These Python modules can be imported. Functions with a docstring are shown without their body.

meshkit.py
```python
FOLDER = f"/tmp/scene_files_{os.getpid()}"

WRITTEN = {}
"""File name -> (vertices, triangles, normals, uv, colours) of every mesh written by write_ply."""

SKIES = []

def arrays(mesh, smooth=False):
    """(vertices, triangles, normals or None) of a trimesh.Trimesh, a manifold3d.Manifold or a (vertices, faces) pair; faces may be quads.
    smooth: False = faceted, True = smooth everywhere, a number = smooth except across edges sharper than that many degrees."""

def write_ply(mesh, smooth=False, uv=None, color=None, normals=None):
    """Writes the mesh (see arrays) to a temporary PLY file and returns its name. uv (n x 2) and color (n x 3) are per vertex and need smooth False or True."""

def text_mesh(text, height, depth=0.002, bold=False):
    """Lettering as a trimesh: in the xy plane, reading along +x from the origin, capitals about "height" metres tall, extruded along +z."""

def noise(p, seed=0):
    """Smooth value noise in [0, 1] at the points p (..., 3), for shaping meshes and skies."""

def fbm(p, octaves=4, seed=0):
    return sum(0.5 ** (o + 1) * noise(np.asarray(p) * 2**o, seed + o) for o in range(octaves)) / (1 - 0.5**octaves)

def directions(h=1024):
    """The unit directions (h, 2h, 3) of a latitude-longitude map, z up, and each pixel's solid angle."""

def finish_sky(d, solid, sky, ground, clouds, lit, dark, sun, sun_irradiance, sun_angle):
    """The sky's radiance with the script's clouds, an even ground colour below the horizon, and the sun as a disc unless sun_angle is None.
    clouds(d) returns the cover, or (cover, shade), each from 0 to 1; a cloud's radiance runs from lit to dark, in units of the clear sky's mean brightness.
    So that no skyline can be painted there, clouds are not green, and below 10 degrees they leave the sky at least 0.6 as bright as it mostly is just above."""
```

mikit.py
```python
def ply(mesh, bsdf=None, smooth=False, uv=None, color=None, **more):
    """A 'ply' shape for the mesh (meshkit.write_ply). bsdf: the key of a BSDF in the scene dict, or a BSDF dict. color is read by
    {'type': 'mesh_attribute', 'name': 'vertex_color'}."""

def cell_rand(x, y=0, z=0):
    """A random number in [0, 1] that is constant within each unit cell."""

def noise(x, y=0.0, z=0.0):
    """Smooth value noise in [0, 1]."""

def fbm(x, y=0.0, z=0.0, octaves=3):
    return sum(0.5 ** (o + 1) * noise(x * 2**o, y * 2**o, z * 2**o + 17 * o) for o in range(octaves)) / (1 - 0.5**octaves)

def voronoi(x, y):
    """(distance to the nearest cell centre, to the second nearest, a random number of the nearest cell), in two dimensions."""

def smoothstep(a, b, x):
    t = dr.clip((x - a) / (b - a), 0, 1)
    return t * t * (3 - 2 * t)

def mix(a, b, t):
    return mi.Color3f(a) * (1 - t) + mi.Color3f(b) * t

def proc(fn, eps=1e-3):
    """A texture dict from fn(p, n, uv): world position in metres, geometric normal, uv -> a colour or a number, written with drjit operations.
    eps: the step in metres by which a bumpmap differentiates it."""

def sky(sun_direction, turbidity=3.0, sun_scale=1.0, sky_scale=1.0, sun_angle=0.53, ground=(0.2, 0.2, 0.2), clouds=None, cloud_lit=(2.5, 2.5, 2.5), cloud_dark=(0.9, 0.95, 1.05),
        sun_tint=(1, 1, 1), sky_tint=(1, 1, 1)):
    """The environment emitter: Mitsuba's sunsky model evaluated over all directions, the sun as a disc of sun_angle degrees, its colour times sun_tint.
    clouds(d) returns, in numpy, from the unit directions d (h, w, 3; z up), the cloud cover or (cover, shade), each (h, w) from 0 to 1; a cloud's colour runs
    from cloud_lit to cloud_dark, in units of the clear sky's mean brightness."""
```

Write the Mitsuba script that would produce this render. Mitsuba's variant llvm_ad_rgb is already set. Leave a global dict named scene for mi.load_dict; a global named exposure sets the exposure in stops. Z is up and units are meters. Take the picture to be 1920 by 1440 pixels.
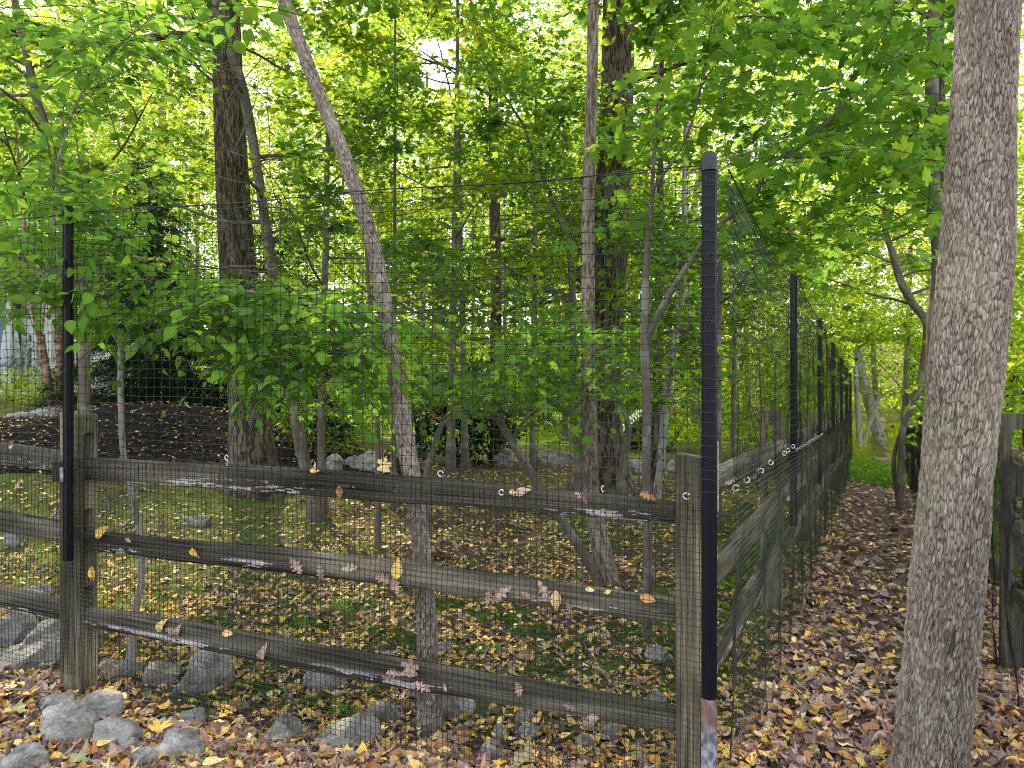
import math
import numpy as np
import trimesh
import manifold3d as m3
import drjit as dr
import mitsuba as mi
import mikit
import meshkit

T4 = mi.ScalarTransform4f
scene, labels = {}, {}

# ------------------------------------------------------------------ camera, light, exposure
CAM_H, FPX = 1.5, 1445.0
scene['camera'] = {'type': 'perspective', 'fov': 2 * math.degrees(math.atan(960 / FPX)), 'fov_axis': 'x',
                   'near_clip': 0.05, 'far_clip': 1500.0,
                   'to_world': T4().look_at(origin=[0, 0, CAM_H], target=[0, 10, CAM_H], up=[0, 0, 1])}
SUN = np.array([-0.30, 0.74, 0.66])
scene['sky_light'] = mikit.sky(SUN.tolist(), turbidity=3.5, sun_scale=0.8, sky_scale=1.0, sun_tint=(1.0, 0.96, 0.86), sky_tint=(.99, 1.0, .98),
                               clouds=lambda d: .45 + .4 * meshkit.fbm(d * [3, 3, 6], 4, 2), cloud_lit=(2.3, 2.3, 2.3), cloud_dark=(1.2, 1.2, 1.2))
exposure = 3.55

rngs = np.random.default_rng


def at(px, py, y):
    return np.array([(px - 960) / FPX * y, y, CAM_H - (py - 720) / FPX * y])


def to_px(p):
    p = np.asarray(p, float)
    return np.stack([960 + FPX * p[..., 0] / p[..., 1], 720 - FPX * (p[..., 2] - CAM_H) / p[..., 1]], -1)


def sm(a, b, x):
    t = np.clip((np.asarray(x, float) - a) / (b - a), 0, 1)
    return t * t * (3 - 2 * t)


def unit(v):
    return v / np.maximum(np.linalg.norm(v, axis=-1, keepdims=True), 1e-9)


def crand(x, y, z=0):
    """mikit.cell_rand in numpy, so that displaced bark and its colour agree."""
    x, y = np.broadcast_arrays(x, y)
    a = [np.asarray(np.floor(v) + 1000000).astype(np.int64) & 0xFFFFFFFF for v in (x, y, np.full(x.shape, float(z)))]
    h = (a[0] * 374761393 + a[1] * 668265263 + a[2] * 2147483647) & 0xFFFFFFFF
    h = ((h ^ (h >> 13)) * 1274126177) & 0xFFFFFFFF
    return ((h ^ (h >> 16)) & 0xFFFFFF) / 16777215.0


def vor(x, y):
    f1, f2, w = np.full(x.shape, 9.0), np.full(x.shape, 9.0), np.zeros(x.shape)
    for a in (-1, 0, 1):
        for b in (-1, 0, 1):
            cx, cy = np.floor(x) + a, np.floor(y) + b
            d = np.hypot(cx + crand(cx, cy, 1) - x, cy + crand(cx, cy, 2) - y)
            f2 = np.where(d < f1, f1, np.minimum(f2, d))
            w = np.where(d < f1, crand(cx, cy, 3), w)
            f1 = np.minimum(f1, d)
    return f1, f2, w


def nse(x, y, s=0, seed=0):
    x, y = np.broadcast_arrays(np.asarray(x, float), np.asarray(y, float))
    return meshkit.noise(np.stack([x, y, np.full(x.shape, float(s))], -1), seed)


def fbm2(x, y, seed=0, oct=4):
    x, y = np.broadcast_arrays(np.asarray(x, float), np.asarray(y, float))
    return meshkit.fbm(np.stack([x, y, np.zeros(x.shape)], -1), oct, seed)


# ------------------------------------------------------------------ materials
def diffuse(fn, rough=0.85, spec=0.3, **k):
    c = mikit.proc(fn) if callable(fn) else {'type': 'rgb', 'value': list(fn)}
    return {'type': 'principled', 'base_color': c, 'roughness': rough, 'specular': spec, **k}


def bumped(b, fn, scale, eps=2e-3):
    return {'type': 'bumpmap', 'arbitrary': mikit.proc(fn, eps), 'scale': scale, 'bsdf': b}


noise, fbm, voronoi, cellr, ss, mix = mikit.noise, mikit.fbm, mikit.voronoi, mikit.cell_rand, mikit.smoothstep, mikit.mix


def ramp(stops):
    def fn(t):
        c = mi.Color3f(stops[0][1])
        for (a, ca), (b, cb) in zip(stops[:-1], stops[1:]):
            c = dr.select(t > a, mix(ca, cb, dr.clip((t - a) / (b - a), 0, 1)), c)
        return c
    return fn


GREEN = ramp([(0.0, (.012, .034, .018)), (.15, (.045, .12, .03)), (.35, (.15, .31, .04)), (.5, (.30, .44, .035)), (.6, (.42, .50, .04)),
              (.72, (.62, .48, .05)), (.85, (.55, .26, .06)), (1.0, (.2, .1, .05))])
FALL = ramp([(0.0, (.13, .085, .075)), (.15, (.26, .175, .15)), (.3, (.44, .30, .25)), (.45, (.55, .42, .32)), (.58, (.50, .22, .09)),
             (.7, (.66, .38, .10)), (.82, (.76, .50, .10)), (.93, (.84, .68, .36)), (1.0, (.16, .22, .07))])


def leaf_fn(p, n, uv):
    return GREEN(uv.x) * (0.55 + 0.9 * uv.y)


def fall_fn(p, n, uv):
    sp = ss(.62, .75, noise(p.x * 160, p.y * 160, p.z * 160))
    return FALL(uv.x) * (0.55 + 0.75 * uv.y) * (1 - .35 * sp)


scene['mat_leaf'] = {'type': 'principledthin', 'base_color': mikit.proc(leaf_fn), 'roughness': 0.45, 'diff_trans': 1.45, 'eta': 1.35}
scene['mat_leaf_broad'] = {'type': 'principledthin', 'base_color': mikit.proc(leaf_fn), 'roughness': 0.5, 'diff_trans': 0.95, 'eta': 1.4}
scene['mat_fallen'] = {'type': 'twosided', 'bsdf': diffuse(fall_fn, 0.55, 0.4)}


def bark_plate(p, n, uv):     # narrow upright plates between dark cracks, uv in metres
    wx = (fbm(uv.x * 45, uv.y * 16, 3.0) - .5) * 1.7
    f1, f2, w = voronoi(uv.x / .0085 + wx, uv.y / .045 + wx * 0.5)
    crack = ss(.0, .26, f2 - f1)
    fine = noise(uv.x * 420, uv.y * 60)
    flake = noise(uv.x * 130, uv.y * 75, 8.0)
    big = fbm(uv.x * 7, uv.y * 2.5, 9.0)
    c = mix((.155, .122, .098), (.45, .39, .325), ss(.2, .95, .24 * w + .46 * fine + .30 * flake + .25 * (big - .4)))
    c = c * (.85 + .3 * big)
    lich = ss(.55, .8, fbm(uv.x * 9, uv.y * 4, 4.0))
    c = mix(c, c * mi.Color3f(.98, 1.02, .95), lich)
    deep = ss(.62, .42, noise(uv.x * 24, uv.y * 5, 12.0))
    return mix(c * (.26 + .22 * deep), c, crack)


def bark_furrow(p, n, uv):
    wx = (fbm(uv.x * 14, uv.y * 5, 2.0) - .5) * 1.6
    a = noise(uv.x / .013 + wx, uv.y / .10)
    b = noise(uv.x / .005, uv.y / .035, 5.0)
    r = ss(.25, .66, a * .6 + b * .4)
    return mix((.035, .028, .022), (.175, .14, .112), r) * (.75 + .5 * noise(uv.x * 5, uv.y * 2))


def bark_fine(p, n, uv):
    wx = (fbm(uv.x * 20, uv.y * 7, 2.0) - .5) * 1.4
    r = noise(uv.x / .011 + wx, uv.y / .055) * .55 + noise(uv.x / .004, uv.y / .022, 5.0) * .45
    return mix((.10, .08, .063), (.33, .275, .225), ss(.2, .75, r)) * (.8 + .4 * noise(uv.x * 6, uv.y * 3))


def bark_furrow_h(p, n, uv):
    wx = (fbm(uv.x * 14, uv.y * 5, 2.0) - .5) * 1.6
    return ss(.3, .62, noise(uv.x / .013 + wx, uv.y / .10) * .7 + noise(uv.x / .005, uv.y / .035, 5.0) * .3)


def bark_smooth(p, n, uv):
    a = fbm(uv.x * 25, uv.y * 8, 1.0)
    b = noise(uv.x * 160, uv.y * 60)
    l = ss(.5, .7, fbm(uv.x * 12 + 7, uv.y * 6, 6.0))
    return mix(mix((.075, .064, .053), (.19, .165, .14), a * .75 + b * .35), (.30, .29, .265), l * .6)


def bark_grey(p, n, uv):
    a = fbm(uv.x * 20, uv.y * 9, 1.0)
    return mix((.25, .23, .21), (.46, .44, .41), a) * (1 - .5 * ss(.68, .78, noise(uv.x * 40, uv.y * 14, 3.0)))


def bark_birch(p, n, uv):
    a = noise(uv.x * 14, uv.y * 30)
    return mix((.13, .075, .045), (.40, .27, .19), ss(.35, .75, a * .7 + .3 * noise(uv.x * 60, uv.y * 90)))


scene['mat_bark_plate'] = diffuse(bark_plate, .9, .15)
scene['mat_bark_plate_bump'] = bumped(diffuse(bark_plate, .9, .15), lambda p, n, uv: mi.luminance(bark_plate(p, n, uv)), .012)
scene['mat_bark_furrow'] = bumped(diffuse(bark_furrow, .95, .1), bark_furrow_h, .014)
scene['mat_bark_fine'] = bumped(diffuse(bark_fine, .9, .15), lambda p, n, uv: noise(uv.x / .011 + (fbm(uv.x * 20, uv.y * 7, 2.0) - .5) * 1.4, uv.y / .09), .008)
scene['mat_bark_smooth'] = diffuse(bark_smooth, .85, .2)
scene['mat_bark_grey'] = diffuse(bark_grey, .85, .2)
scene['mat_bark_birch'] = diffuse(bark_birch, .85, .2)
scene['mat_bark_twig'] = diffuse((.06, .045, .035), .8, .2)


def ground_fn(p, n, uv):
    a = fbm(p.x * 1.3, p.y * 1.3, 2.0)
    b = fbm(p.x * 9, p.y * 9, 4.0)
    f = noise(p.x * 90, p.y * 90, p.z * 90)
    soil = mix((.05, .036, .028), (.15, .11, .085), b * .5 + f * .5)
    inside = ss(3.0, 3.9, p.y + .30 * p.x) * ss(.35, -.1, p.x - .66 - .47 * (p.y - 2.8))
    mossm = ss(.46, .66, a * .6 + b * .45 + .12 * inside * ss(9, 4, p.y) + .1 * ss(-1.0, -3.5, p.x)) * (.2 + .7 * inside)
    moss = mix((.035, .06, .012), (.14, .17, .035), f * .6 + b * .4)
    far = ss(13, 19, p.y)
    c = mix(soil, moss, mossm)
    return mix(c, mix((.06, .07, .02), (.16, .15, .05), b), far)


def ground_h(p, n, uv):
    return fbm(p.x * 40, p.y * 40, p.z * 40)


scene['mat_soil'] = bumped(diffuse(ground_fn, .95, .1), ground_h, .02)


def path_fn(p, n, uv):
    b = fbm(p.x * 7, p.y * 7, 4.0)
    f = noise(p.x * 110, p.y * 110)
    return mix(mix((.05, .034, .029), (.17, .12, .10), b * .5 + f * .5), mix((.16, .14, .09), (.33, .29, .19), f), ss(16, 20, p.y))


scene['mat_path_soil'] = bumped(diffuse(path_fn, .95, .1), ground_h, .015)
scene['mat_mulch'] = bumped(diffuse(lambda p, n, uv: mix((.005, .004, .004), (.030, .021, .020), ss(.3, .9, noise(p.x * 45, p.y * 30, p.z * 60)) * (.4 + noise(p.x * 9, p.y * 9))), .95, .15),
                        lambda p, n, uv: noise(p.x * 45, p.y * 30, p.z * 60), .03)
scene['mat_lawn'] = diffuse(lambda p, n, uv: mix((.10, .17, .025), (.26, .32, .05), fbm(p.x * 6, p.y * 3)), .9, .1)
scene['mat_patio'] = diffuse(lambda p, n, uv: mix((.35, .31, .28), (.5, .45, .42), noise(p.x * 4, p.y * 4)), .9, .1)


def stone_fn(p, n, uv):
    a = fbm(p.x * 9 + uv.x * 31, p.y * 9, p.z * 14)
    f = noise(p.x * 140, p.y * 140, p.z * 140)
    vein = ss(.04, .0, dr.abs(fbm(p.x * 7, p.y * 7 + uv.x * 9, p.z * 16 + 5) - .5))
    c = mix(mix((.125, .12, .11), (.12, .125, .095), uv.y), mix((.42, .42, .42), (.45, .42, .37), uv.x), ss(.2, .85, a * .72 + f * .28))
    c = c * (1 - .4 * ss(.55, .75, fbm(p.x * 22, p.y * 22, p.z * 22 + 9)))
    c = mix(c, c * 1.45, vein * .7)
    return c * (.8 + .4 * uv.x)


scene['mat_stone'] = bumped(diffuse(stone_fn, .85, .3), lambda p, n, uv: fbm(p.x * 30, p.y * 30, p.z * 30), .015)


def wood_fn(p, n, uv):        # uv.x runs along the piece in metres, uv.y across
    g = noise(uv.x * 3, uv.y * 230) * .6 + noise(uv.x * 9, uv.y * 600, 4.0) * .4
    a = fbm(uv.x * 2.2, uv.y * 14, 7.0)
    c = mix((.030, .028, .021), (.215, .195, .145), ss(.22, .95, g * .5 + a * .62))
    c = c * (.55 + 1.0 * ss(.25, .75, fbm(uv.x * 1.6 + 5, uv.y * 7, 15.0)))
    moss = ss(.5, .72, fbm(uv.x * 5 + 3, uv.y * 9, 1.0)) * .55
    c = mix(c, mi.Color3f(.06, .066, .036) * (.6 + .8 * g), moss)
    crack = ss(.10, .02, noise(uv.x * 2.0 + 9, uv.y * 120, 2.0))
    return c * (1 - .75 * crack)


def rail_fn(p, n, uv):
    c = wood_fn(p, n, uv)
    m = ss(.66, .71, fbm(uv.x * 2.3 + 2, uv.y * 24, 12.0) + .30 * (noise(uv.x * 26, uv.y * 190) - .42) + .12 * (noise(uv.x * 90, uv.y * 300, 3.0) - .5)) * ss(.075, .095, uv.y) * ss(.155, .135, uv.y)
    return mix(c, mix((.35, .32, .30), (.8, .76, .74), noise(uv.x * 30, uv.y * 90)), m)


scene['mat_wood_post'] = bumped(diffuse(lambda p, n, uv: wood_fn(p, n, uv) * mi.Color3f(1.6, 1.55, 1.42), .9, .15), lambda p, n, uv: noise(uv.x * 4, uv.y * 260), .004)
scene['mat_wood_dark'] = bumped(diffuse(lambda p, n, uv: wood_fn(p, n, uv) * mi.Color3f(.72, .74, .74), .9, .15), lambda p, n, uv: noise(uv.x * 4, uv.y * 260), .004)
scene['mat_wood_rail'] = bumped(diffuse(rail_fn, .9, .15), lambda p, n, uv: noise(uv.x * 3, uv.y * 200), .005)
scene['mat_black_steel'] = {'type': 'principled', 'base_color': {'type': 'rgb', 'value': [.007, .008, .012]}, 'roughness': .4, 'specular': .22}
scene['mat_black_plastic'] = {'type': 'twosided', 'bsdf': {'type': 'principled', 'base_color': {'type': 'rgb', 'value': [.012, .013, .013]}, 'roughness': .35, 'specular': .5}}


def galv_fn(p, n, uv):
    a = fbm(p.x * 60, p.y * 60, p.z * 35)
    rust = ss(.30, .34, p.z) * ss(.47, .44, p.z) * ss(.3, .55, fbm(p.x * 25, p.y * 25, p.z * 25 + 3))
    return mix(mix((.12, .13, .15), (.40, .41, .44), ss(.3, .75, a)), (.22, .105, .06), rust * .8)


scene['mat_galvanised'] = diffuse(galv_fn, .5, .5)
scene['mat_ring_white'] = {'type': 'principled', 'base_color': {'type': 'rgb', 'value': [.85, .85, .85]}, 'roughness': .3, 'specular': .6}
scene['mat_white_paint'] = diffuse((.78, .79, .8), .5, .4)
scene['mat_siding'] = diffuse(lambda p, n, uv: mix((.16, .22, .36), (.2, .27, .42), noise(p.x * 3, p.z * 20)), .6, .3)
scene['mat_window_glass'] = {'type': 'principled', 'base_color': {'type': 'rgb', 'value': [.07, .08, .09]}, 'roughness': .06, 'specular': .8}
scene['mat_roof_shingle'] = diffuse(lambda p, n, uv: mix((.09, .085, .08), (.17, .16, .15), cellr(dr.floor(p.x * 4), dr.floor(p.y * 6), dr.floor(p.z * 7))), .9, .2)
scene['mat_umbrella_cloth'] = diffuse((.62, .64, .74), .9, .1)
scene['mat_tan_fabric'] = diffuse((.55, .33, .22), .85, .2)
scene['mat_tarp'] = diffuse((.75, .76, .8), .4, .4)
scene['mat_log_bark'] = diffuse(lambda p, n, uv: mix((.05, .03, .022), (.17, .11, .08), noise(p.x * 20, p.y * 20, p.z * 20)), .9, .1)

# ------------------------------------------------------------------ ground height
CORNER = np.array([.659, 2.80])
LEFTP = np.array([-2.034, 3.62])
FDIR = (CORNER - LEFTP) / np.linalg.norm(CORNER - LEFTP)
FN = np.array([FDIR[1], -FDIR[0]])                 # towards the camera
SDIR = np.array([.425, .905]); SDIR = SDIR / np.linalg.norm(SDIR)
SN = np.array([SDIR[1], -SDIR[0]])                 # towards the path
STEP = 2.8


def height(x, y, rough=True):
    x, y = np.asarray(x, float), np.asarray(y, float)
    w = sm(-1.5, 1.0, x - (.66 + .47 * (y - 2.8)))
    z = w * (-.042 * np.clip(y - 2.8, 0, 14) + .5 * sm(18, 34, y))
    z = z + .05 * sm(-1, -2.2, x) * sm(1, 4, y)
    z = z + .35 * sm(-2.5, -6, x) * sm(5, 9.5, y)
    z = z + .75 * np.exp(-((x + 5.2) / 3.0) ** 2 - ((y - 12) / 2.2) ** 2)
    z = z + .9 * sm(-3, -9, x) * sm(11, 17, y)
    z = z + 9 * sm(50, 130, y) + 5 * sm(45, 110, np.abs(x))
    if rough:
        z = z + (fbm2(x * 1.4, y * 1.4, 3) - .5) * .10 + (fbm2(x * 7, y * 7, 8, 3) - .5) * .05 * sm(16, 8, y)
    return z


def grid_coords(lo, hi, near_lo, near_hi, step, far_n):
    mid = np.arange(near_lo, near_hi + step / 2, step)
    t = np.linspace(0, 1, far_n + 1)[1:] ** 2.2
    return np.concatenate([(near_lo - t * (near_lo - lo))[::-1], mid, near_hi + t * (hi - near_hi)])


def sheet(xs, ys, zfn):
    X, Y = np.meshgrid(xs, ys)
    V = np.stack([X, Y, zfn(X, Y)], -1).reshape(-1, 3)
    i, j = np.meshgrid(np.arange(len(ys) - 1), np.arange(len(xs) - 1), indexing='ij')
    n = len(xs)
    a = (i * n + j).ravel()
    return V, np.vstack([np.stack([a, a + 1, a + n + 1], 1), np.stack([a, a + n + 1, a + n], 1)])


def put(key, mesh, bsdf, smooth=False, label=None, category=None, group=None, kind=None, **k):
    base, i = key, 0
    while key in scene:
        i += 1
        key = f'{base}_{i:03d}'
    scene[key] = mikit.ply(mesh, 'mat_' + bsdf, smooth, **k) if not isinstance(mesh, dict) else {**mesh}
    d = {a: b for a, b in (('label', label), ('category', category), ('group', group), ('kind', kind)) if b}
    if d:
        labels[key] = d
    return key


USED = {}


def thing(name, label, category, group=None):
    n = USED.get(name, -1) + 1
    USED[name] = n
    key = name if n == 0 else f'{name}_{n:03d}'
    labels[key] = {'label': label, 'category': category, **({'group': group} if group else {})}
    return key


gx = grid_coords(-260, 260, -7, 7, .09, 45)
gy = grid_coords(-150, 420, .5, 13.5, .09, 45)
put('ground', sheet(gx, gy, height), 'soil', True, kind='structure', label='brown woodland soil with moss patches and scattered fallen leaves')


def ribbon(fn_mid, half, ys, lift, n=17):
    """A strip that follows the ground, its edges tucked under it."""
    t = np.linspace(-1, 1, n)
    Y, S = np.meshgrid(ys, t, indexing='ij')
    hw = half(Y) if callable(half) else half
    X = fn_mid(Y) + S * hw * (1 + .18 * (fbm2(Y * 1.2, S * 0 + 4, 5) - .5))
    Z = height(X, Y) + lift - .05 * np.abs(S) ** 6
    i, j = np.meshgrid(np.arange(len(ys) - 1), np.arange(n - 1), indexing='ij')
    a = (i * n + j).ravel()
    return np.stack([X, Y, Z], -1).reshape(-1, 3), np.vstack([np.stack([a, a + 1, a + n + 1], 1), np.stack([a, a + n + 1, a + n], 1)])


path_mid = lambda y: CORNER[0] + .47 * (y - 2.8) + .82
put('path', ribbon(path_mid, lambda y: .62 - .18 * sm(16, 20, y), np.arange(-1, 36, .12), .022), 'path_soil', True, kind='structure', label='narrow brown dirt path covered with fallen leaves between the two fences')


def patch(cx, cy, rx, ry, lift, n=60):
    s = np.linspace(-1, 1, n)
    A, B = np.meshgrid(s, s)
    X = cx + rx * A * np.sqrt(1 - B * B / 2)
    Y = cy + ry * B * np.sqrt(1 - A * A / 2)
    R = np.sqrt((X - cx) ** 2 / rx ** 2 + (Y - cy) ** 2 / ry ** 2)
    V = np.stack([X, Y, height(X, Y) + lift - .12 * sm(.88, 1, R)], -1).reshape(-1, 3)
    i, j = np.meshgrid(np.arange(n - 1), np.arange(n - 1), indexing='ij')
    a = (i * n + j).ravel()
    return V, np.vstack([np.stack([a, a + 1, a + n + 1], 1), np.stack([a, a + n + 1, a + n], 1)])


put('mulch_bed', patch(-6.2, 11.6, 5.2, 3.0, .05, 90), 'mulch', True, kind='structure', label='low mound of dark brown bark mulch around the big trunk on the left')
put('lawn', patch(0.2, 30, 9.0, 12, .05, 70), 'lawn', True, kind='structure', label='bright sunlit grass lawn behind the row of stones')
put('patio', patch(-9.5, 19, 4.5, 2.6, .04, 40), 'patio', True, kind='structure', label='pale paved patio behind the mulch mound')

# ------------------------------------------------------------------ tubes
def catmull(P, n):
    P = np.asarray(P, float)
    Q = np.vstack([2 * P[0] - P[1], P, 2 * P[-1] - P[-2]])
    d = np.concatenate([[0], np.cumsum(np.linalg.norm(np.diff(P[:, :3], axis=0), axis=1))])
    s = np.linspace(0, d[-1], n)
    i = np.clip(np.searchsorted(d, s, 'right') - 1, 0, len(P) - 2)
    t = ((s - d[i]) / np.maximum(d[i + 1] - d[i], 1e-9))[:, None]
    a, b, c, e = Q[i], Q[i + 1], Q[i + 2], Q[i + 3]
    return .5 * (2 * b + (c - a) * t + (2 * a - 5 * b + 4 * c - e) * t ** 2 + (3 * b - a - 3 * c + e) * t ** 3)


def tube(P, R, sides=10, uvscale=None, wob=0.0, seed=0, disp=None, cap=True):
    """Swept tube with uv in metres (u round, v along)."""
    P, R = np.asarray(P, float), np.asarray(R, float)
    n = len(P)
    t = unit(np.gradient(P, axis=0))
    ref = np.array([0, 1.0, 0]) if abs(t[0][1]) < .9 else np.array([1.0, 0, 0])
    A = np.zeros((n, 3))
    a = unit(ref - t[0] * (ref @ t[0]))
    for i in range(n):
        a = unit(a - t[i] * (a @ t[i]))
        A[i] = a
    B = np.cross(t, A)
    ang = np.linspace(0, 2 * np.pi, sides + 1)
    L = np.concatenate([[0], np.cumsum(np.linalg.norm(np.diff(P, axis=0), axis=1))])
    U = np.broadcast_to(ang * R.mean(), (n, sides + 1))
    W = np.broadcast_to(L[:, None], (n, sides + 1))
    rad = np.broadcast_to(R[:, None], (n, sides + 1)).copy()
    if wob:
        rad = rad * (1 + wob * (meshkit.fbm(np.stack([np.cos(ang)[None] * 1.2 + 0 * W, np.sin(ang)[None] * 1.2 + 0 * W, W * 2.2 / max(R.max() * 10, 1)], -1), 3, seed) - .5) * 2)
    if disp is not None:
        rad = rad + disp(U, W, ang[None])
    V = P[:, None] + rad[..., None] * (np.cos(ang)[None, :, None] * A[:, None] + np.sin(ang)[None, :, None] * B[:, None])
    i, j = np.meshgrid(np.arange(n - 1), np.arange(sides), indexing='ij')
    k = (i * (sides + 1) + j).ravel()
    F = np.vstack([np.stack([k, k + 1, k + sides + 2], 1), np.stack([k, k + sides + 2, k + sides + 1], 1)])
    V, UV = V.reshape(-1, 3), np.stack([U, W], -1).reshape(-1, 2)
    if cap:
        m = len(V)
        V = np.vstack([V, P[-1:] + t[-1:] * R[-1] * .3])
        UV = np.vstack([UV, UV[-1:]])
        o = (n - 1) * (sides + 1)
        F = np.vstack([F, np.stack([o + np.arange(sides), o + np.arange(sides) + 1, np.full(sides, m)], 1)])
    return V, F, UV


def join(parts):
    o, V, F, U = 0, [], [], []
    for v, f, u in parts:
        V.append(v); F.append(f + o); U.append(u); o += len(v)
    return np.vstack(V), np.vstack(F), np.vstack(U)


def put_uv(key, part, bsdf, smooth=True, **k):
    return put(key, (part[0], part[1]), bsdf, smooth, uv=part[2], **k)


def strands(L, r, sides=3):
    """Many thin tubes at once: L is (m, k, 3)."""
    L = np.asarray(L, float)
    m, k = L.shape[:2]
    t = unit(np.gradient(L, axis=1))
    ref = np.where(np.abs(t[..., 2:]) < .8, [0, 0, 1.0], [0.6, 0.8, 0.0])
    a = unit(np.cross(t, ref)); b = np.cross(t, a)
    ang = np.arange(sides) * 2 * np.pi / sides + .3
    r = np.broadcast_to(r, (m, k))[..., None, None]
    V = L[:, :, None] + r * (np.cos(ang)[:, None] * a[:, :, None] + np.sin(ang)[:, None] * b[:, :, None])
    mm, i, j = np.meshgrid(np.arange(m), np.arange(k - 1), np.arange(sides), indexing='ij')
    base = mm * k * sides
    q = np.stack([base + i * sides + j, base + i * sides + (j + 1) % sides, base + (i + 1) * sides + (j + 1) % sides, base + (i + 1) * sides + j], -1).reshape(-1, 4)
    return V.reshape(-1, 3), np.vstack([q[:, [0, 1, 2]], q[:, [0, 2, 3]]])


def joinvf(parts):
    o, V, F = 0, [], []
    for v, f in parts:
        V.append(np.asarray(v)); F.append(np.asarray(f) + o); o += len(v)
    return np.vstack(V), np.vstack(F)


# ------------------------------------------------------------------ leaves
def leaf_rows(rows, fold=.25, bow=-.18):
    V, F, idx = [], [], []
    for y, w in rows:
        if w == 0:
            idx.append((len(V),) * 3); V.append((0, y, bow * y * y))
        else:
            k = len(V)
            for x in (-w, 0, w):
                V.append((x, y, fold * abs(x) + bow * y * y))
            idx.append((k, k + 1, k + 2))
    for a, b in zip(idx[:-1], idx[1:]):
        for s in (0, 1):
            q = (a[s], a[s + 1], b[s + 1], b[s])
            for t in ((q[0], q[1], q[2]), (q[0], q[2], q[3])):
                if len(set(t)) == 3:
                    F.append(t)
    return np.array(V, float), np.array(F)


def leaf_fan(half, c, droop=.25):
    half = np.array(half, float)
    out = np.vstack([half, (half * [-1, 1])[-2:0:-1]])
    n = len(out)
    V = np.vstack([[c], out])
    r = np.hypot(V[:, 0], V[:, 1] - c[1])
    z = -droop * r ** 1.7 + .06 * np.sin(np.arctan2(V[:, 0], V[:, 1] - c[1]) * 5) * r
    F = np.stack([np.zeros(n, int), 1 + np.arange(n), 1 + (np.arange(n) + 1) % n], 1)[:, [0, 2, 1]]
    return np.column_stack([V, z]), F


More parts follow.
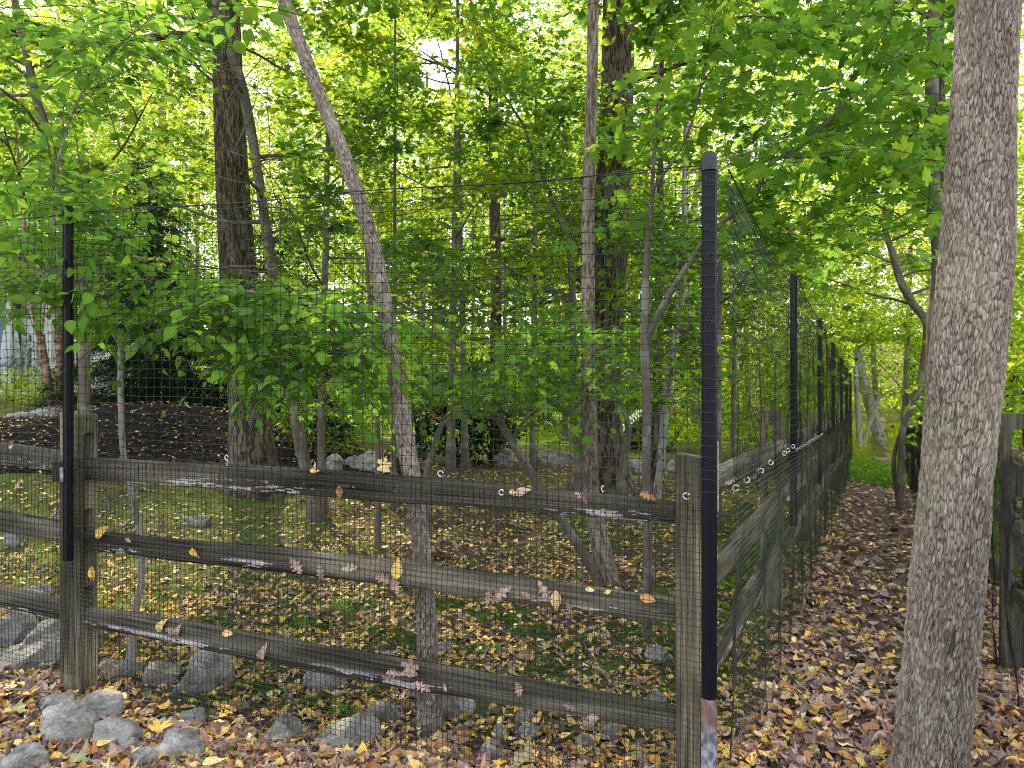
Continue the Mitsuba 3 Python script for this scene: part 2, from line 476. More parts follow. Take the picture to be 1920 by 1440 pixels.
OV_HI = leaf_rows([(0, 0), (.07, .12), (.22, .27), (.42, .31), (.65, .24), (.85, .10), (1, 0)])
OV_MID = leaf_rows([(0, 0), (.3, .31), (.65, .23), (1, 0)])
OV_LO = (np.array([(0, 0, 0), (-.33, .45, .07), (0, 1, -.1), (.33, .45, .07)]), np.array([(0, 2, 1), (0, 3, 2)]))
MA_HI = leaf_fan([(0, 1), (.07, .85), (.17, .86), (.13, .70), (.14, .58), (.28, .74), (.33, .68), (.50, .72), (.46, .60), (.52, .50), (.36, .44), (.28, .36), (.42, .22), (.36, .12), (.2, .1), (.06, .05), (0, 0)], (0, .38))
MA_MID = leaf_fan([(0, 1), (.13, .6), (.5, .72), (.28, .38), (.42, .16), (.05, .04), (0, 0)], (0, .36))
MA_LO = (np.array([(0, 0, 0), (-.46, .6, -.08), (0, 1, -.1), (.46, .6, -.08), (0, .5, .05)]), np.array([(0, 4, 1), (1, 4, 2), (2, 4, 3), (3, 4, 0)]))
OAK = leaf_rows([(0, 0), (.08, .07), (.2, .2), (.27, .09), (.42, .33), (.5, .11), (.65, .34), (.72, .1), (.85, .17), (1, 0)])
NEEDLE = (np.array([(0, 0, 0), (-.09, .5, .0), (0, 1, -.05), (.09, .5, .0)]), np.array([(0, 2, 1), (0, 3, 2)]))


def frames(axis, normal):
    y = unit(axis)
    z = unit(normal - y * (normal * y).sum(-1, keepdims=True))
    x = np.cross(y, z)
    return np.stack([x, y, z], -1)


class Leaves:
    def __init__(self):
        self.P, self.R, self.S, self.U, self.B = [], [], [], [], []

    def add(self, P, R, S, U, B):
        for a, b in zip((self.P, self.R, self.S, self.U, self.B), (P, R, S, U, B)):
            a.append(b)

    def arrays(self):
        return [np.concatenate(a) for a in (self.P, self.R, self.S, self.U, self.B)]


def leaf_mesh(P, R, S, U, B, tpl, rib=.12):
    TV, TF = tpl
    V = P[:, None] + S[:, None, None] * np.einsum('nij,kj->nki', R, TV)
    F = TF[None] + (np.arange(len(P)) * len(TV))[:, None, None]
    rb = rib * (np.abs(TV[:, 0]) < 1e-6)
    UV = np.stack([np.broadcast_to(U[:, None], (len(P), len(TV))), np.clip(B[:, None] + rb[None], 0, 1.2)], -1)
    return V.reshape(-1, 3), F.reshape(-1, 3), UV.reshape(-1, 2)


def sprays(rng, A, D, L, m, size, col, colsd, droop=.25, tilt=.38, bright=.5, bsd=.16, spread=.5):
    """n flat leafy twigs: leaves alternate along each. Returns leaf arrays and twig lines."""
    n = len(A)
    D = unit(D)
    L = np.broadcast_to(L, (n,)) * rng.uniform(.7, 1.3, n)
    side = unit(np.cross(D, [0, 0, 1.0]) + rng.normal(0, .25, (n, 3)))
    t = (np.arange(m) + .6) / m
    t = t[None] + rng.normal(0, .03, (n, m))
    sg = np.where(np.arange(m) % 2 == 0, 1.0, -1.0)[None] * np.ones((n, 1))
    axis0 = D[:, None] * L[:, None, None]
    P = A[:, None] + axis0 * t[..., None] + np.array([0, 0, -1.0]) * (droop * L[:, None] * t ** 2)[..., None]
    off = side[:, None] * (sg * size * spread * rng.uniform(.3, 1.3, (n, m)))[..., None]
    P = P + off + rng.normal(0, size * .16, (n, m, 3))
    ax = D[:, None] * .75 + side[:, None] * sg[..., None] * .8 + np.array([0, 0, -.28]) + rng.normal(0, .3, (n, m, 3))
    nz = np.array([0, 0, 1.0]) + rng.normal(0, tilt, (n, m, 3))
    R = frames(ax, nz)
    S = size * rng.uniform(.62, 1.2, (n, m)) * (1 - .25 * np.clip(t, 0, 1))
    cu = np.broadcast_to(col, (n,)) + rng.normal(0, colsd * .7, n)
    U = np.clip(cu[:, None] + rng.normal(0, colsd * .6, (n, m)), 0, 1)
    Bv = np.clip(bright + rng.normal(0, bsd, (n, m)), 0.02, 1.1)
    tt = np.linspace(0, 1, 4)
    lines = A[:, None] + axis0 * tt[None, :, None] + np.array([0, 0, -1.0]) * (droop * L[:, None] * tt ** 2)[..., None]
    return (P.reshape(-1, 3), R.reshape(-1, 3, 3), S.ravel(), U.ravel(), Bv.ravel()), lines


def limb(rng, p0, d, L, n=7, up=.15, wig=.12):
    d = unit(np.asarray(d, float))
    pts, p = [np.asarray(p0, float)], np.asarray(p0, float)
    for i in range(n - 1):
        d = unit(d + rng.normal(0, wig, 3) + np.array([0, 0, up / n]))
        p = p + d * L / (n - 1)
        pts.append(p)
    return np.array(pts)


PROTO = {}


def proto(tplname, tpl, u, b, bsdf):
    k = (tplname, round(u, 2), round(b, 2), bsdf)
    if k not in PROTO:
        v, f, uv = leaf_mesh(np.zeros((1, 3)), np.eye(3)[None], np.ones(1), np.array([u]), np.array([b]), tpl)
        PROTO[k] = mikit.ply((v, f), 'mat_' + bsdf, True, uv=uv)
    return PROTO[k]


def mat(P, R, S):
    M = np.eye(4)
    M[:3, :3] = R * S
    M[:3, 3] = P
    return T4(M.tolist())


# gaps between the boughs through which trunks, the lawn and the sky show: (x0, y0, x1, y1, nearer than, share kept)
GAPS = [(392, 90, 522, 520, 9.2, .07), (1128, 0, 1192, 215, 10.3, .3), (1085, 0, 1128, 560, 5.6, .15), (1085, 700, 1135, 905, 5.6, .25), (905, 380, 950, 610, 14.2, .3),
        (1238, 610, 1276, 920, 9.0, .25), (1648, 420, 1745, 900, 11, .3), (785, 72, 868, 165, 99, .10), (160, 655, 400, 790, 12.5, .22), (760, 765, 1070, 875, 12.8, .3), (1130, 780, 1260, 880, 12, .3),
        (1588, 640, 1700, 885, 40, .12), (0, 610, 110, 790, 13.5, .22), (595, 620, 640, 900, 8.2, .3), (510, 280, 530, 530, 7.8, .2)]


def clear(arr, seed=1):
    P = arr[0]
    px = to_px(np.maximum(P, [-1e9, .3, -1e9]))
    r = rngs(seed).random(len(P))
    k = np.ones(len(P), bool)
    for x0, y0, x1, y1, d, keep in GAPS:
        k &= ~((px[:, 0] > x0) & (px[:, 0] < x1) & (px[:, 1] > y0) & (px[:, 1] < y1) & (P[:, 1] > .3) & (P[:, 1] < d) & (r > keep))
    return [a[k] for a in arr]


def crown(key, arr, tplname, tpl, parts=0, partname='leaf', name='crown', bsdf='leaf', rng=None):
    P, R, S, U, B = clear(arr) if tplname != 'needle' else arr
    if parts:
        px = to_px(P)
        seen = (P[:, 1] > .5) & (px[:, 0] > 0) & (px[:, 0] < 1920) & (px[:, 1] > 0) & (px[:, 1] < 1440)
        face = np.abs((R[:, :, 2] * unit(P - [0, 0, CAM_H])).sum(-1))
        score = np.where(seen, S / np.maximum(P[:, 1], .5) * (.3 + face), 0)
        pick = np.argsort(-score, kind='stable')[:parts]
        pick = pick[score[pick] > 0]
        for i in pick:
            d = proto(tplname, tpl, np.round(U[i] * 16) / 16, np.round(B[i] * 6) / 6, bsdf)
            put(f'{key}__{partname}', {**d, 'to_world': mat(P[i], R[i], S[i])}, None)
        keep = np.ones(len(P), bool); keep[pick] = False
        P, R, S, U, B = P[keep], R[keep], S[keep], U[keep], B[keep]
    put_uv(f'{key}__{name}', leaf_mesh(P, R, S, U, B, tpl), bsdf, False, kind='stuff')


TPL = {'ov_hi': OV_HI, 'ov_mid': OV_MID, 'ov_lo': OV_LO, 'ma_hi': MA_HI, 'ma_mid': MA_MID, 'ma_lo': MA_LO, 'needle': NEEDLE}


def px_path(pts, top=None, drift=0.0, root=True):
    """(px, py, width_px, depth) listed from base to top -> points and radii; carried on to height top."""
    P = [at(a, b, d) for a, b, w, d in pts]
    R = [w / 2 * d / FPX / math.hypot(1, (a - 960) / FPX) for a, b, w, d in pts]
    if root:
        g = float(height(P[0][0], P[0][1], False))
        if P[0][2] > g + .02:
            P.insert(0, np.array([P[0][0], P[0][1], g])); R.insert(0, R[0] * 1.1)
        P.insert(0, np.array([P[0][0], P[0][1], g - .15])); R.insert(0, R[0] * 1.12)
    if top is not None and P[-1][2] < top:
        d = unit(P[-1] - P[-2]); d = unit(d + np.array([drift, 0, .8]))
        n = 4
        h = top - P[-1][2]
        p0, r0 = P[-1], R[-1]
        for i in range(1, n + 1):
            P.append(p0 + d / d[2] * h * i / n); R.append(max(r0 * (1 - .8 * i / n), .008))
    return np.array(P), np.array(R)


def trunk_mesh(P, R, sides=14, step=.08, wob=.06, seed=0, **k):
    L = np.linalg.norm(np.diff(P, axis=0), axis=1).sum()
    n = int(np.clip(L / step, 8, 260))
    Q = catmull(np.column_stack([P, R]), n)
    return tube(Q[:, :3], np.maximum(Q[:, 3], .003), sides, wob=wob, seed=seed, **k), Q


def tree(name, label, pts, bark, seed, top=None, limbs=0, zr=(2, 6), LL=(1, 2), leaf='ma_mid', size=.1, col=.35, colsd=.07, per=5, m=9, sub=4,
         parts=0, drift=0, sides=14, twigs=True, category='tree', group=None, aim=None, up=.15, tw=.0022, bright=.5, spray=.42, extra=None, lmat='leaf', wob=.06, tilt=.5, branches=()):
    rng = rngs(seed)
    key = thing(name, label, category, group)
    P, R = px_path(pts, top, drift)
    mesh, Q = trunk_mesh(P, R, sides, seed=seed, wob=wob)
    put_uv(f'{key}__trunk', mesh, bark)
    A, D, tw_lines = [], [], []
    for bp in branches:                       # branches drawn from the photograph
        bP, bR = px_path(bp, root=False)
        bm, bQ = trunk_mesh(bP, bR, 7, .06, .05, seed)
        put_uv(f'{key}__branch', bm, bark)
        for q in range(int(len(bQ) * .25), len(bQ), 2):
            for _ in range(2):
                A.append(bQ[q, :3]); D.append(unit(bQ[min(q + 1, len(bQ) - 1), :3] - bQ[q - 1, :3]) * .5 + rng.normal(0, .55, 3) * [1, 1, .5])
    main = []
    for i in range(limbs):
        z = zr[0] + (zr[1] - zr[0]) * (i + rng.random()) / limbs
        k = int(np.argmin(np.abs(Q[:, 2] - z)))
        az = rng.uniform(0, 2 * np.pi) if aim is None else aim + rng.normal(0, .7)
        f = 1 - .45 * (z - zr[0]) / max(zr[1] - zr[0], .1)
        L = rng.uniform(*LL) * f
        lp = limb(rng, Q[k, :3], [math.cos(az), math.sin(az), rng.uniform(.0, .45)], L, up=up)
        r0 = min(Q[k, 3] * .45, .012 + .012 * L)
        lr = np.linspace(r0, .004, len(lp))
        main.append(tube(*(lambda q: (q[:, :3], q[:, 3]))(catmull(np.column_stack([lp, lr]), 14)), 6))
        for s in range(sub):
            q = lp[rng.integers(2, len(lp))]
            dd = unit(lp[-1] - lp[0]) + rng.normal(0, .65, 3) * [1, 1, .45]
            sp = limb(rng, q, dd, L * rng.uniform(.25, .5), 5, .05)
            main.append(tube(sp, np.linspace(r0 * .4, .003, 5), 4))
            for _ in range(per):
                w = rng.random()
                A.append(sp[0] + (sp[-1] - sp[0]) * w + rng.normal(0, .03, 3)); D.append(unit(sp[-1] - sp[0]) + rng.normal(0, .6, 3) * [1, 1, .45])
        for _ in range(per):
            w = rng.integers(2, len(lp))
            A.append(lp[w]); D.append(unit(lp[-1] - lp[0]) + rng.normal(0, .7, 3) * [1, 1, .4])
    if main:
        put_uv(f'{key}__limbs', join(main), bark if bark != 'bark_plate' else 'bark_twig', kind='stuff')
    LV = Leaves()
    if extra is not None:
        eA, eD = extra(rng)
        A += list(eA); D += list(eD)
    if A:
        arr, lines = sprays(rng, np.array(A), np.array(D), spray, m, size, col, colsd, bright=bright, tilt=tilt)
        LV.add(*arr)
        if twigs:
            put(f'{key}__twigs', strands(lines, tw), 'bark_twig', False, kind='stuff')
        crown(key, LV.arrays(), leaf, TPL[leaf], parts, bsdf=lmat)
    return key


# ------------------------------------------------------------------ the front tree with displaced bark
def bark_disp(U, W, ang):
    wx = (fbm_mi(U * 45, W * 16, 3.0) - .5) * 1.7
    f1, f2, w = vor(U / .0085 + wx, W / .045 + wx * .5)
    crack = sm(.0, .26, f2 - f1)
    return crack * (.0025 + .003 * w) + .003 * (noise_mi(U * 130, W * 75, 8.0) - .5) + (fbm2(U * 9, W * 3, 5) - .5) * .014 + .0015 * (fbm2(U * 300, W * 120, 6, 2) - .5)


def noise_mi(x, y, z):
    p = [np.asarray(v, float) for v in np.broadcast_arrays(x, y, z)]
    i = [np.floor(v) for v in p]
    t = [(v - a) ** 2 * (3 - 2 * (v - a)) for v, a in zip(p, i)]

    def h(a, b, c):
        q = [(np.asarray(v + o + 1000000).astype(np.int64)) & 0xFFFFFFFF for v, o in zip(i, (a, b, c))]
        k = (q[0] * 374761393 + q[1] * 668265263 + q[2] * 2147483647) & 0xFFFFFFFF
        k = ((k ^ (k >> 13)) * 1274126177) & 0xFFFFFFFF
        return ((k ^ (k >> 16)) & 0xFFFFFF) / 16777215.0
    e = lambda b, c: h(0, b, c) * (1 - t[0]) + h(1, b, c) * t[0]
    l = lambda c: e(0, c) * (1 - t[1]) + e(1, c) * t[1]
    return l(0) * (1 - t[2]) + l(1) * t[2]


def fbm_mi(x, y, z, octaves=3):
    return sum(.5 ** (o + 1) * noise_mi(x * 2 ** o, y * 2 ** o, z * 2 ** o + 17 * o) for o in range(octaves)) / (1 - .5 ** octaves)


def boxes(*bs):
    """Anchors of leafy twigs in regions (x0, y0, x1, y1, depth0, depth1, count) seen in the photograph."""
    def fn(rng):
        A, D = [], []
        for x0, y0, x1, y1, d0, d1, n in bs:
            for _ in range(n):
                d = rng.uniform(d0, d1)
                A.append(at(rng.uniform(x0, x1), rng.uniform(y0, y1), d))
                D.append(rng.normal(0, 1, 3) * [1, .7, .22])
        return A, D
    return fn


def build_front_tree():
    key = thing('large_tree', 'large pale grey trunk with flaky cracked bark in the right foreground beside the path', 'tree')
    pts = [(1742, 1440, 150, 2.6), (1765, 1200, 144, 2.6), (1788, 960, 141, 2.6), (1808, 720, 146, 2.62), (1828, 480, 146, 2.64), (1841, 240, 132, 2.66), (1855, 0, 127, 2.68)]
    P, R = px_path(pts, None)
    R[0] *= 1.1
    n = 620
    Q = catmull(np.column_stack([P, R]), n)
    put_uv(f'{key}__trunk', tube(Q[:, :3], Q[:, 3] - .004, 210, disp=bark_disp), 'bark_plate')
    P2 = [Q[-1, :3] - [0, 0, .02]]; R2 = [Q[-1, 3]]
    d = unit(Q[-1, :3] - Q[-40, :3])
    for i in range(1, 7):
        P2.append(P2[-1] + d * 1.1 + np.array([.03, .05, 0]) * i); R2.append(Q[-1, 3] * (1 - i / 7.5))
    mesh, Q2 = trunk_mesh(np.array(P2), np.array(R2), 20, seed=3)
    put_uv(f'{key}__stem', mesh, 'bark_plate_bump')
    rng = rngs(77)
    A, D, ms = [], [], []
    for i in range(12):
        z = rng.uniform(5.2, 9)
        k = int(np.argmin(np.abs(Q2[:, 2] - z)))
        az = rng.uniform(0, 6.28)
        lp = limb(rng, Q2[k, :3], [math.cos(az), math.sin(az), .4], rng.uniform(1.5, 3))
        ms.append(tube(lp, np.linspace(.035, .005, len(lp)), 6))
        for _ in range(26):
            w = rng.integers(2, len(lp))
            A.append(lp[w] + rng.normal(0, .35, 3)); D.append(unit(lp[-1] - lp[0]) + rng.normal(0, .7, 3) * [1, 1, .4])
    put_uv(f'{key}__limbs', join(ms), 'bark_twig', kind='stuff')
    arr, _ = sprays(rng, np.array(A), np.array(D), .5, 8, .14, .4, .07)
    crown(key, arr, 'ov_lo', OV_LO)


build_front_tree()

# ------------------------------------------------------------------ trees, from the photograph's trunks
HI = dict(leaf='ma_lo', size=.17, twigs=False, m=9, per=6, sub=6, spray=.6)
tree('tall_tree', 'broad dark trunk with deep furrows rising from the mulch mound on the left',
     [(476, 892, 110, 9.4), (472, 830, 90, 9.4), (464, 720, 77, 9.4), (446, 500, 70, 9.4), (434, 300, 62, 9.4), (425, 80, 55, 9.4)],
     'bark_furrow', 11, top=14, limbs=24, zr=(5.6, 13.5), LL=(2.5, 4.5), col=.38, sides=30, **HI)
tree('tall_tree', 'very broad oak-like trunk with flared base standing behind the slender straight trunk in the centre',
     [(1128, 905, 128, 10.6), (1128, 850, 92, 10.6), (1128, 760, 76, 10.6), (1134, 600, 72, 10.6), (1146, 400, 66, 10.6), (1156, 180, 62, 10.6), (1160, 0, 58, 10.6)],
     'bark_furrow', 12, top=15, limbs=26, zr=(5.6, 14), LL=(2.5, 4.6), col=.36, sides=30, **HI)
tree('slender_tree', 'slender straight grey-brown trunk in the centre just left of the broad flared trunk',
     [(1142, 1098, 46, 5.7), (1126, 1020, 35, 5.7), (1110, 930, 30, 5.7), (1106, 800, 27, 5.7), (1103, 640, 26, 5.7), (1103, 400, 24, 5.7), (1110, 150, 22, 5.7), (1112, 0, 21, 5.7)],
     'bark_fine', 13, top=10, limbs=18, zr=(4.4, 9.5), LL=(1.8, 3.4), col=.4, sides=20, **HI)
tree('leaning_tree', 'thin pale trunk leaning to the left, rising right behind the front fence rails',
     [(806, 1375, 58, 3.3), (805, 1300, 45, 3.3), (797, 1120, 38, 3.3), (783, 960, 35, 3.32), (764, 850, 35, 3.34), (738, 680, 31, 3.4), (704, 480, 29, 3.45), (655, 320, 28, 3.5), (598, 175, 26, 3.55), (560, 75, 25, 3.6), (533, 0, 25, 3.62)],
     'bark_plate_bump', 14, top=6.8, limbs=8, zr=(5.2, 6.7), LL=(1.2, 2.0), col=.42, drift=-.2, sides=20, **HI)
tree('slender_tree', 'slim grey trunk leaning left in front of the broad dark trunk on the left',
     [(592, 968, 34, 8), (582, 900, 26, 8), (566, 850, 24, 8), (552, 760, 23, 8), (528, 640, 21, 8), (510, 500, 20, 8), (492, 380, 19, 8), (470, 240, 19, 8), (450, 150, 20, 8), (424, 75, 16, 8), (405, 0, 13, 8)],
     'bark_smooth', 15, top=7.5, limbs=11, zr=(3.0, 7.4), LL=(1.3, 2.6), size=.1, col=.37, per=5, m=9, sub=4,
     branches=([(452, 180, 9, 8), (430, 172, 7, 8), (390, 145, 6, 7.9), (340, 100, 4, 7.7), (290, 70, 3, 7.5)],),
     extra=boxes((490, -40, 720, 330, 7.5, 10.5, 70), (200, 150, 400, 420, 7.5, 10.5, 50)))
tree('slender_tree', 'slim dark trunk directly right of the slim grey leaning trunk',
     [(606, 962, 24, 8.4), (603, 890, 17, 8.4), (603, 800, 15, 8.4), (604, 700, 14, 8.4), (608, 560, 13, 8.4), (612, 430, 12, 8.4), (614, 285, 10, 8.4), (622, 200, 7, 8.4)],
     'bark_smooth', 16, limbs=10, zr=(2.3, 4.6), LL=(1.2, 2.4), size=.1, col=.38, per=5, m=9,
     branches=([(612, 440, 9, 8.4), (585, 405, 8, 8.3), (560, 405, 6, 8.2), (535, 430, 5, 8.1)], [(614, 290, 9, 8.4), (632, 260, 8, 8.4), (655, 215, 5, 8.4), (668, 190, 3, 8.4)]))
K_OV = tree('sapling', 'thin pale grey sapling with forked stem and broad oval leaves behind the front fence',
     [(243, 1280, 24, 3.9), (252, 1160, 15, 3.9), (266, 1080, 14, 3.9), (262, 1000, 13, 3.9), (246, 920, 12, 3.9), (232, 860, 12, 3.9), (227, 760, 12, 3.9), (226, 640, 13, 3.9)],
     'bark_grey', 17, leaf='ov_hi', size=.088, col=.33, colsd=.05, m=10, parts=300, lmat='leaf_broad', sides=12, tilt=.5, bright=.85, spray=.32,
     branches=([(226, 642, 11, 3.9), (190, 600, 9, 3.85), (140, 560, 8, 3.8), (80, 520, 6, 3.75), (30, 470, 4, 3.7)],
               [(226, 640, 11, 3.9), (252, 618, 10, 3.9), (285, 600, 9, 3.88), (350, 565, 7, 3.8), (430, 545, 5, 3.7), (540, 560, 4, 3.6), (640, 610, 3, 3.5), (720, 660, 2, 3.45)],
               [(120, 545, 8, 3.8), (100, 420, 8, 3.8), (110, 300, 7, 3.8), (150, 180, 6, 3.75), (220, 90, 4, 3.7), (300, 20, 3, 3.6)],
               [(330, 575, 6, 3.82), (400, 600, 4, 3.7), (440, 650, 3, 3.62), (450, 700, 2, 3.6)]),
     extra=boxes((190, 510, 480, 640, 3.4, 4.2, 56), (400, 540, 700, 690, 3.3, 3.9, 80), (560, 640, 720, 730, 3.3, 3.7, 20), (410, 600, 460, 690, 3.5, 3.7, 7),
                 (0, 310, 330, 470, 3.3, 4.6, 50), (0, 440, 260, 590, 3.4, 4.4, 40), (90, 40, 350, 130, 3.2, 4.0, 22), (395, -20, 450, 60, 3.0, 3.4, 5), (0, -40, 120, 60, 3.2, 4, 8)))
tree('slender_tree', 'grey trunk with a bend rising behind the left fence post and the black steel post',
     [(157, 800, 26, 6.5), (158, 700, 24, 6.5), (156, 600, 23, 6.5), (144, 500, 22, 6.5), (108, 350, 20, 6.5), (92, 260, 19, 6.5), (70, 190, 18, 6.5), (54, 120, 17, 6.5), (36, 40, 16, 6.5), (28, 0, 15, 6.5)],
     'bark_smooth', 18, top=7, limbs=14, zr=(2.3, 6.5), LL=(1.2, 2.4), size=.1, col=.4, colsd=.09, per=5, m=9,
     branches=([(90, 215, 9, 6.5), (140, 215, 8, 6.4), (150, 185, 7, 6.3), (200, 150, 5, 6.2), (235, 135, 3, 6.1)], [(72, 165, 8, 6.5), (40, 135, 7, 6.5), (0, 100, 6, 6.4), (-50, 60, 4, 6.3)],
               [(60, 125, 7, 6.5), (100, 110, 6, 6.4), (120, 85, 5, 6.3)]))
for nm, pts in (('slanting birch with peeling orange-brown bark beside the sunlit shrubs on the left', [(101, 772, 20, 14), (94, 735, 18, 14), (86, 690, 17, 14), (77, 640, 15, 14), (66, 590, 13, 14), (52, 500, 11, 14)]),
                ('upright birch with peeling orange-brown bark just left of the black steel post', [(113, 776, 19, 14), (112, 720, 16, 14), (112, 650, 15, 14), (111, 590, 14, 14), (114, 480, 12, 14)])):
    tree('birch_tree', nm, pts, 'bark_birch', 19 + len(nm), top=7, limbs=6, zr=(3.2, 6.5), LL=(1, 2), leaf='ov_lo', size=.1, col=.45, twigs=False, wob=.2)
tree('background_tree', 'dark straight trunk in the middle distance left of the slender straight trunk',
     [(932, 868, 42, 14.5), (932, 840, 29, 14.5), (931, 760, 25, 14.5), (930, 600, 22, 14.5), (928, 420, 21, 14.5), (925, 190, 19, 14.5)],
     'bark_furrow', 21, top=11, limbs=16, zr=(1.9, 10), LL=(1.8, 3.6), leaf='ma_lo', size=.12, col=.5, per=6, m=9, twigs=False)
tree('background_tree', 'thin pale straight trunk in the middle distance, two trunks left of the slender central one',
     [(999, 868, 13, 13), (999, 760, 11, 13), (1001, 600, 10, 13), (1003, 440, 9, 13), (1004, 330, 7, 13)],
     'bark_smooth', 22, top=7, limbs=12, zr=(1.9, 6.5), LL=(1.5, 2.6), leaf='ma_lo', size=.12, col=.52, per=6, m=9, twigs=False)
tree('slender_tree', 'thin dark curved trunk at the left edge of the broad flared trunk',
     [(1090, 880, 26, 9.6), (1084, 830, 19, 9.6), (1076, 760, 16, 9.6), (1074, 650, 14, 9.6), (1071, 500, 13, 9.6), (1055, 420, 11, 9.6), (1030, 360, 9, 9.6), (1005, 310, 7, 9.6), (985, 240, 5, 9.6)],
     'bark_smooth', 23, limbs=10, zr=(2.4, 5.0), LL=(1.2, 2.4), size=.1, col=.37, per=6, m=9, sub=4,
     branches=([(1071, 560, 8, 9.6), (1040, 545, 7, 9.5), (980, 540, 5, 9.4), (920, 555, 3, 9.2)], [(1078, 760, 9, 9.6), (1040, 745, 8, 9.3), (1000, 738, 6, 9), (960, 742, 4, 8.8)],
               [(1006, 312, 6, 9.6), (1040, 250, 5, 9.5), (1080, 180, 3, 9.4)], [(985, 240, 5, 9.6), (940, 170, 4, 9.6), (900, 110, 3, 9.6)]),
     extra=boxes((850, -40, 1100, 420, 7, 11, 110), (630, -40, 800, 330, 8, 12, 80), (900, 150, 1090, 560, 8, 12, 50)))
tree('slender_tree', 'pale whitish trunk with a knot and a bend left of the corner fence post',
     [(1228, 955, 19, 9.2), (1238, 880, 15, 9.2), (1244, 800, 16, 9.2), (1252, 720, 15, 9.2), (1262, 650, 16, 9.2), (1275, 590, 13, 9.2), (1287, 470, 11, 9.2), (1283, 380, 10, 9.2), (1287, 230, 10, 9.2), (1292, 120, 7, 9.2)],
     'bark_grey', 24, limbs=11, zr=(2.4, 5.6), LL=(1.3, 2.6), size=.1, col=.36, per=5, m=9,
     branches=([(1264, 640, 9, 9.2), (1300, 600, 7, 9.2), (1360, 560, 5, 9.3), (1430, 530, 4, 9.4)], [(1289, 470, 8, 9.2), (1250, 440, 6, 9.1), (1190, 420, 4, 9)]))
tree('maple_sapling', 'thin upright maple sapling with large lobed leaves behind the right end of the front fence',
     [(1213, 1208, 22, 4.5), (1214, 1100, 19, 4.5), (1215, 980, 18, 4.5), (1212, 860, 17, 4.5), (1212, 740, 16, 4.5), (1208, 620, 15, 4.5), (1213, 480, 12, 4.5), (1222, 360, 9, 4.5), (1230, 230, 6, 4.5), (1236, 120, 4, 4.5)],
     'bark_smooth', 25, leaf='ma_hi', size=.112, col=.37, colsd=.055, m=7, parts=300, sides=12, bright=.8, spray=.36,
     branches=([(1210, 640, 13, 4.5), (1250, 560, 12, 4.45), (1300, 480, 11, 4.4), (1345, 425, 10, 4.3), (1412, 370, 10, 4.2), (1440, 310, 9, 4.2), (1490, 282, 9, 4.2), (1545, 235, 8, 4.2), (1612, 168, 7, 4.2), (1680, 105, 5, 4.2), (1790, 45, 4, 4.2)],
               [(1452, 296, 7, 4.2), (1520, 294, 6, 4.2), (1600, 288, 5, 4.2), (1690, 278, 4, 4.2), (1775, 264, 3, 4.2)],
               [(1612, 168, 6, 4.2), (1650, 180, 5, 4.2), (1710, 195, 4, 4.2), (1778, 207, 3, 4.2)],
               [(1222, 360, 6, 4.5), (1290, 250, 5, 4.4), (1330, 90, 5, 4.3), (1350, 40, 4, 4.3), (1420, 28, 3, 4.2)],
               [(1300, 480, 6, 4.4), (1420, 470, 5, 4.3), (1510, 415, 4, 4.2), (1600, 370, 3, 4.2)]),
     extra=boxes((1240, -40, 1420, 260, 3.8, 5.4, 34), (1420, -40, 1770, 160, 3.6, 5.2, 40), (1430, 150, 1770, 330, 3.6, 5, 46), (1370, 300, 1740, 470, 3.7, 5.2, 50), (1130, 150, 1300, 420, 4.2, 5.5, 22), (1420, 430, 1560, 540, 5.2, 6.5, 12)))
tree('crooked_sapling', 'crooked dark sapling with forked stem beside the path, left of the large pale trunk',
     [(1687, 948, 18, 11.2), (1690, 870, 15, 11.2), (1694, 800, 14, 11.2), (1718, 742, 15, 11.2), (1731, 690, 16, 11.2), (1738, 610, 17, 11.2), (1712, 570, 16, 11.2), (1690, 530, 16, 11.2), (1672, 470, 14, 11.2), (1658, 420, 11, 11.2), (1664, 350, 8, 11.2)],
     'bark_smooth', 26, limbs=9, zr=(2.5, 4.3), LL=(1.4, 2.6), size=.11, col=.43, per=6, m=9,
     branches=([(1684, 935, 11, 11.3), (1676, 860, 9, 11.3), (1700, 770, 8, 11.3), (1698, 700, 7, 11.3), (1704, 630, 5, 11.3)], [(1690, 520, 7, 11.2), (1720, 508, 6, 11.2), (1760, 505, 5, 11.2)]))
tree('slender_tree', 'dark double trunk half hidden behind the large pale trunk on the right',
     [(1748, 1130, 34, 4.9), (1748, 800, 30, 4.9), (1752, 600, 30, 4.9), (1760, 480, 28, 4.9), (1746, 300, 29, 4.9), (1747, 150, 27, 4.9), (1752, 0, 24, 4.9)],
     'bark_smooth', 27, top=7.5, limbs=8, zr=(3.6, 7), LL=(1.2, 2.4), leaf='ma_mid', size=.11, col=.36, per=5,
     branches=([(1762, 470, 20, 4.9), (1768, 350, 18, 4.95), (1766, 200, 16, 4.95), (1764, 60, 14, 4.95), (1770, -80, 10, 4.95)],))
tree('leaning_sapling', 'dark thin stem slanting up to the left from the foot of the slender central trunk',
     [(1122, 1092, 20, 5.6), (1095, 1040, 18, 5.6), (1060, 985, 18, 5.6), (1020, 925, 17, 5.6), (985, 870, 16, 5.6), (950, 810, 14, 5.6), (918, 762, 12, 5.6), (898, 735, 8, 5.6)],
     'bark_smooth', 28, leaf='ma_mid', size=.1, col=.33, m=8, bright=.7, spray=.34, parts=200, lmat='leaf_broad',
     branches=([(945, 800, 8, 5.6), (925, 775, 8, 5.5), (890, 770, 6, 5.4)], [(960, 830, 8, 5.6), (990, 780, 6, 5.5), (1060, 750, 4, 5.4)]),
     extra=boxes((780, 580, 1080, 740, 4.8, 7, 90), (1000, 600, 1280, 760, 4.6, 7, 80), (900, 700, 1100, 800, 5, 6.2, 22)))
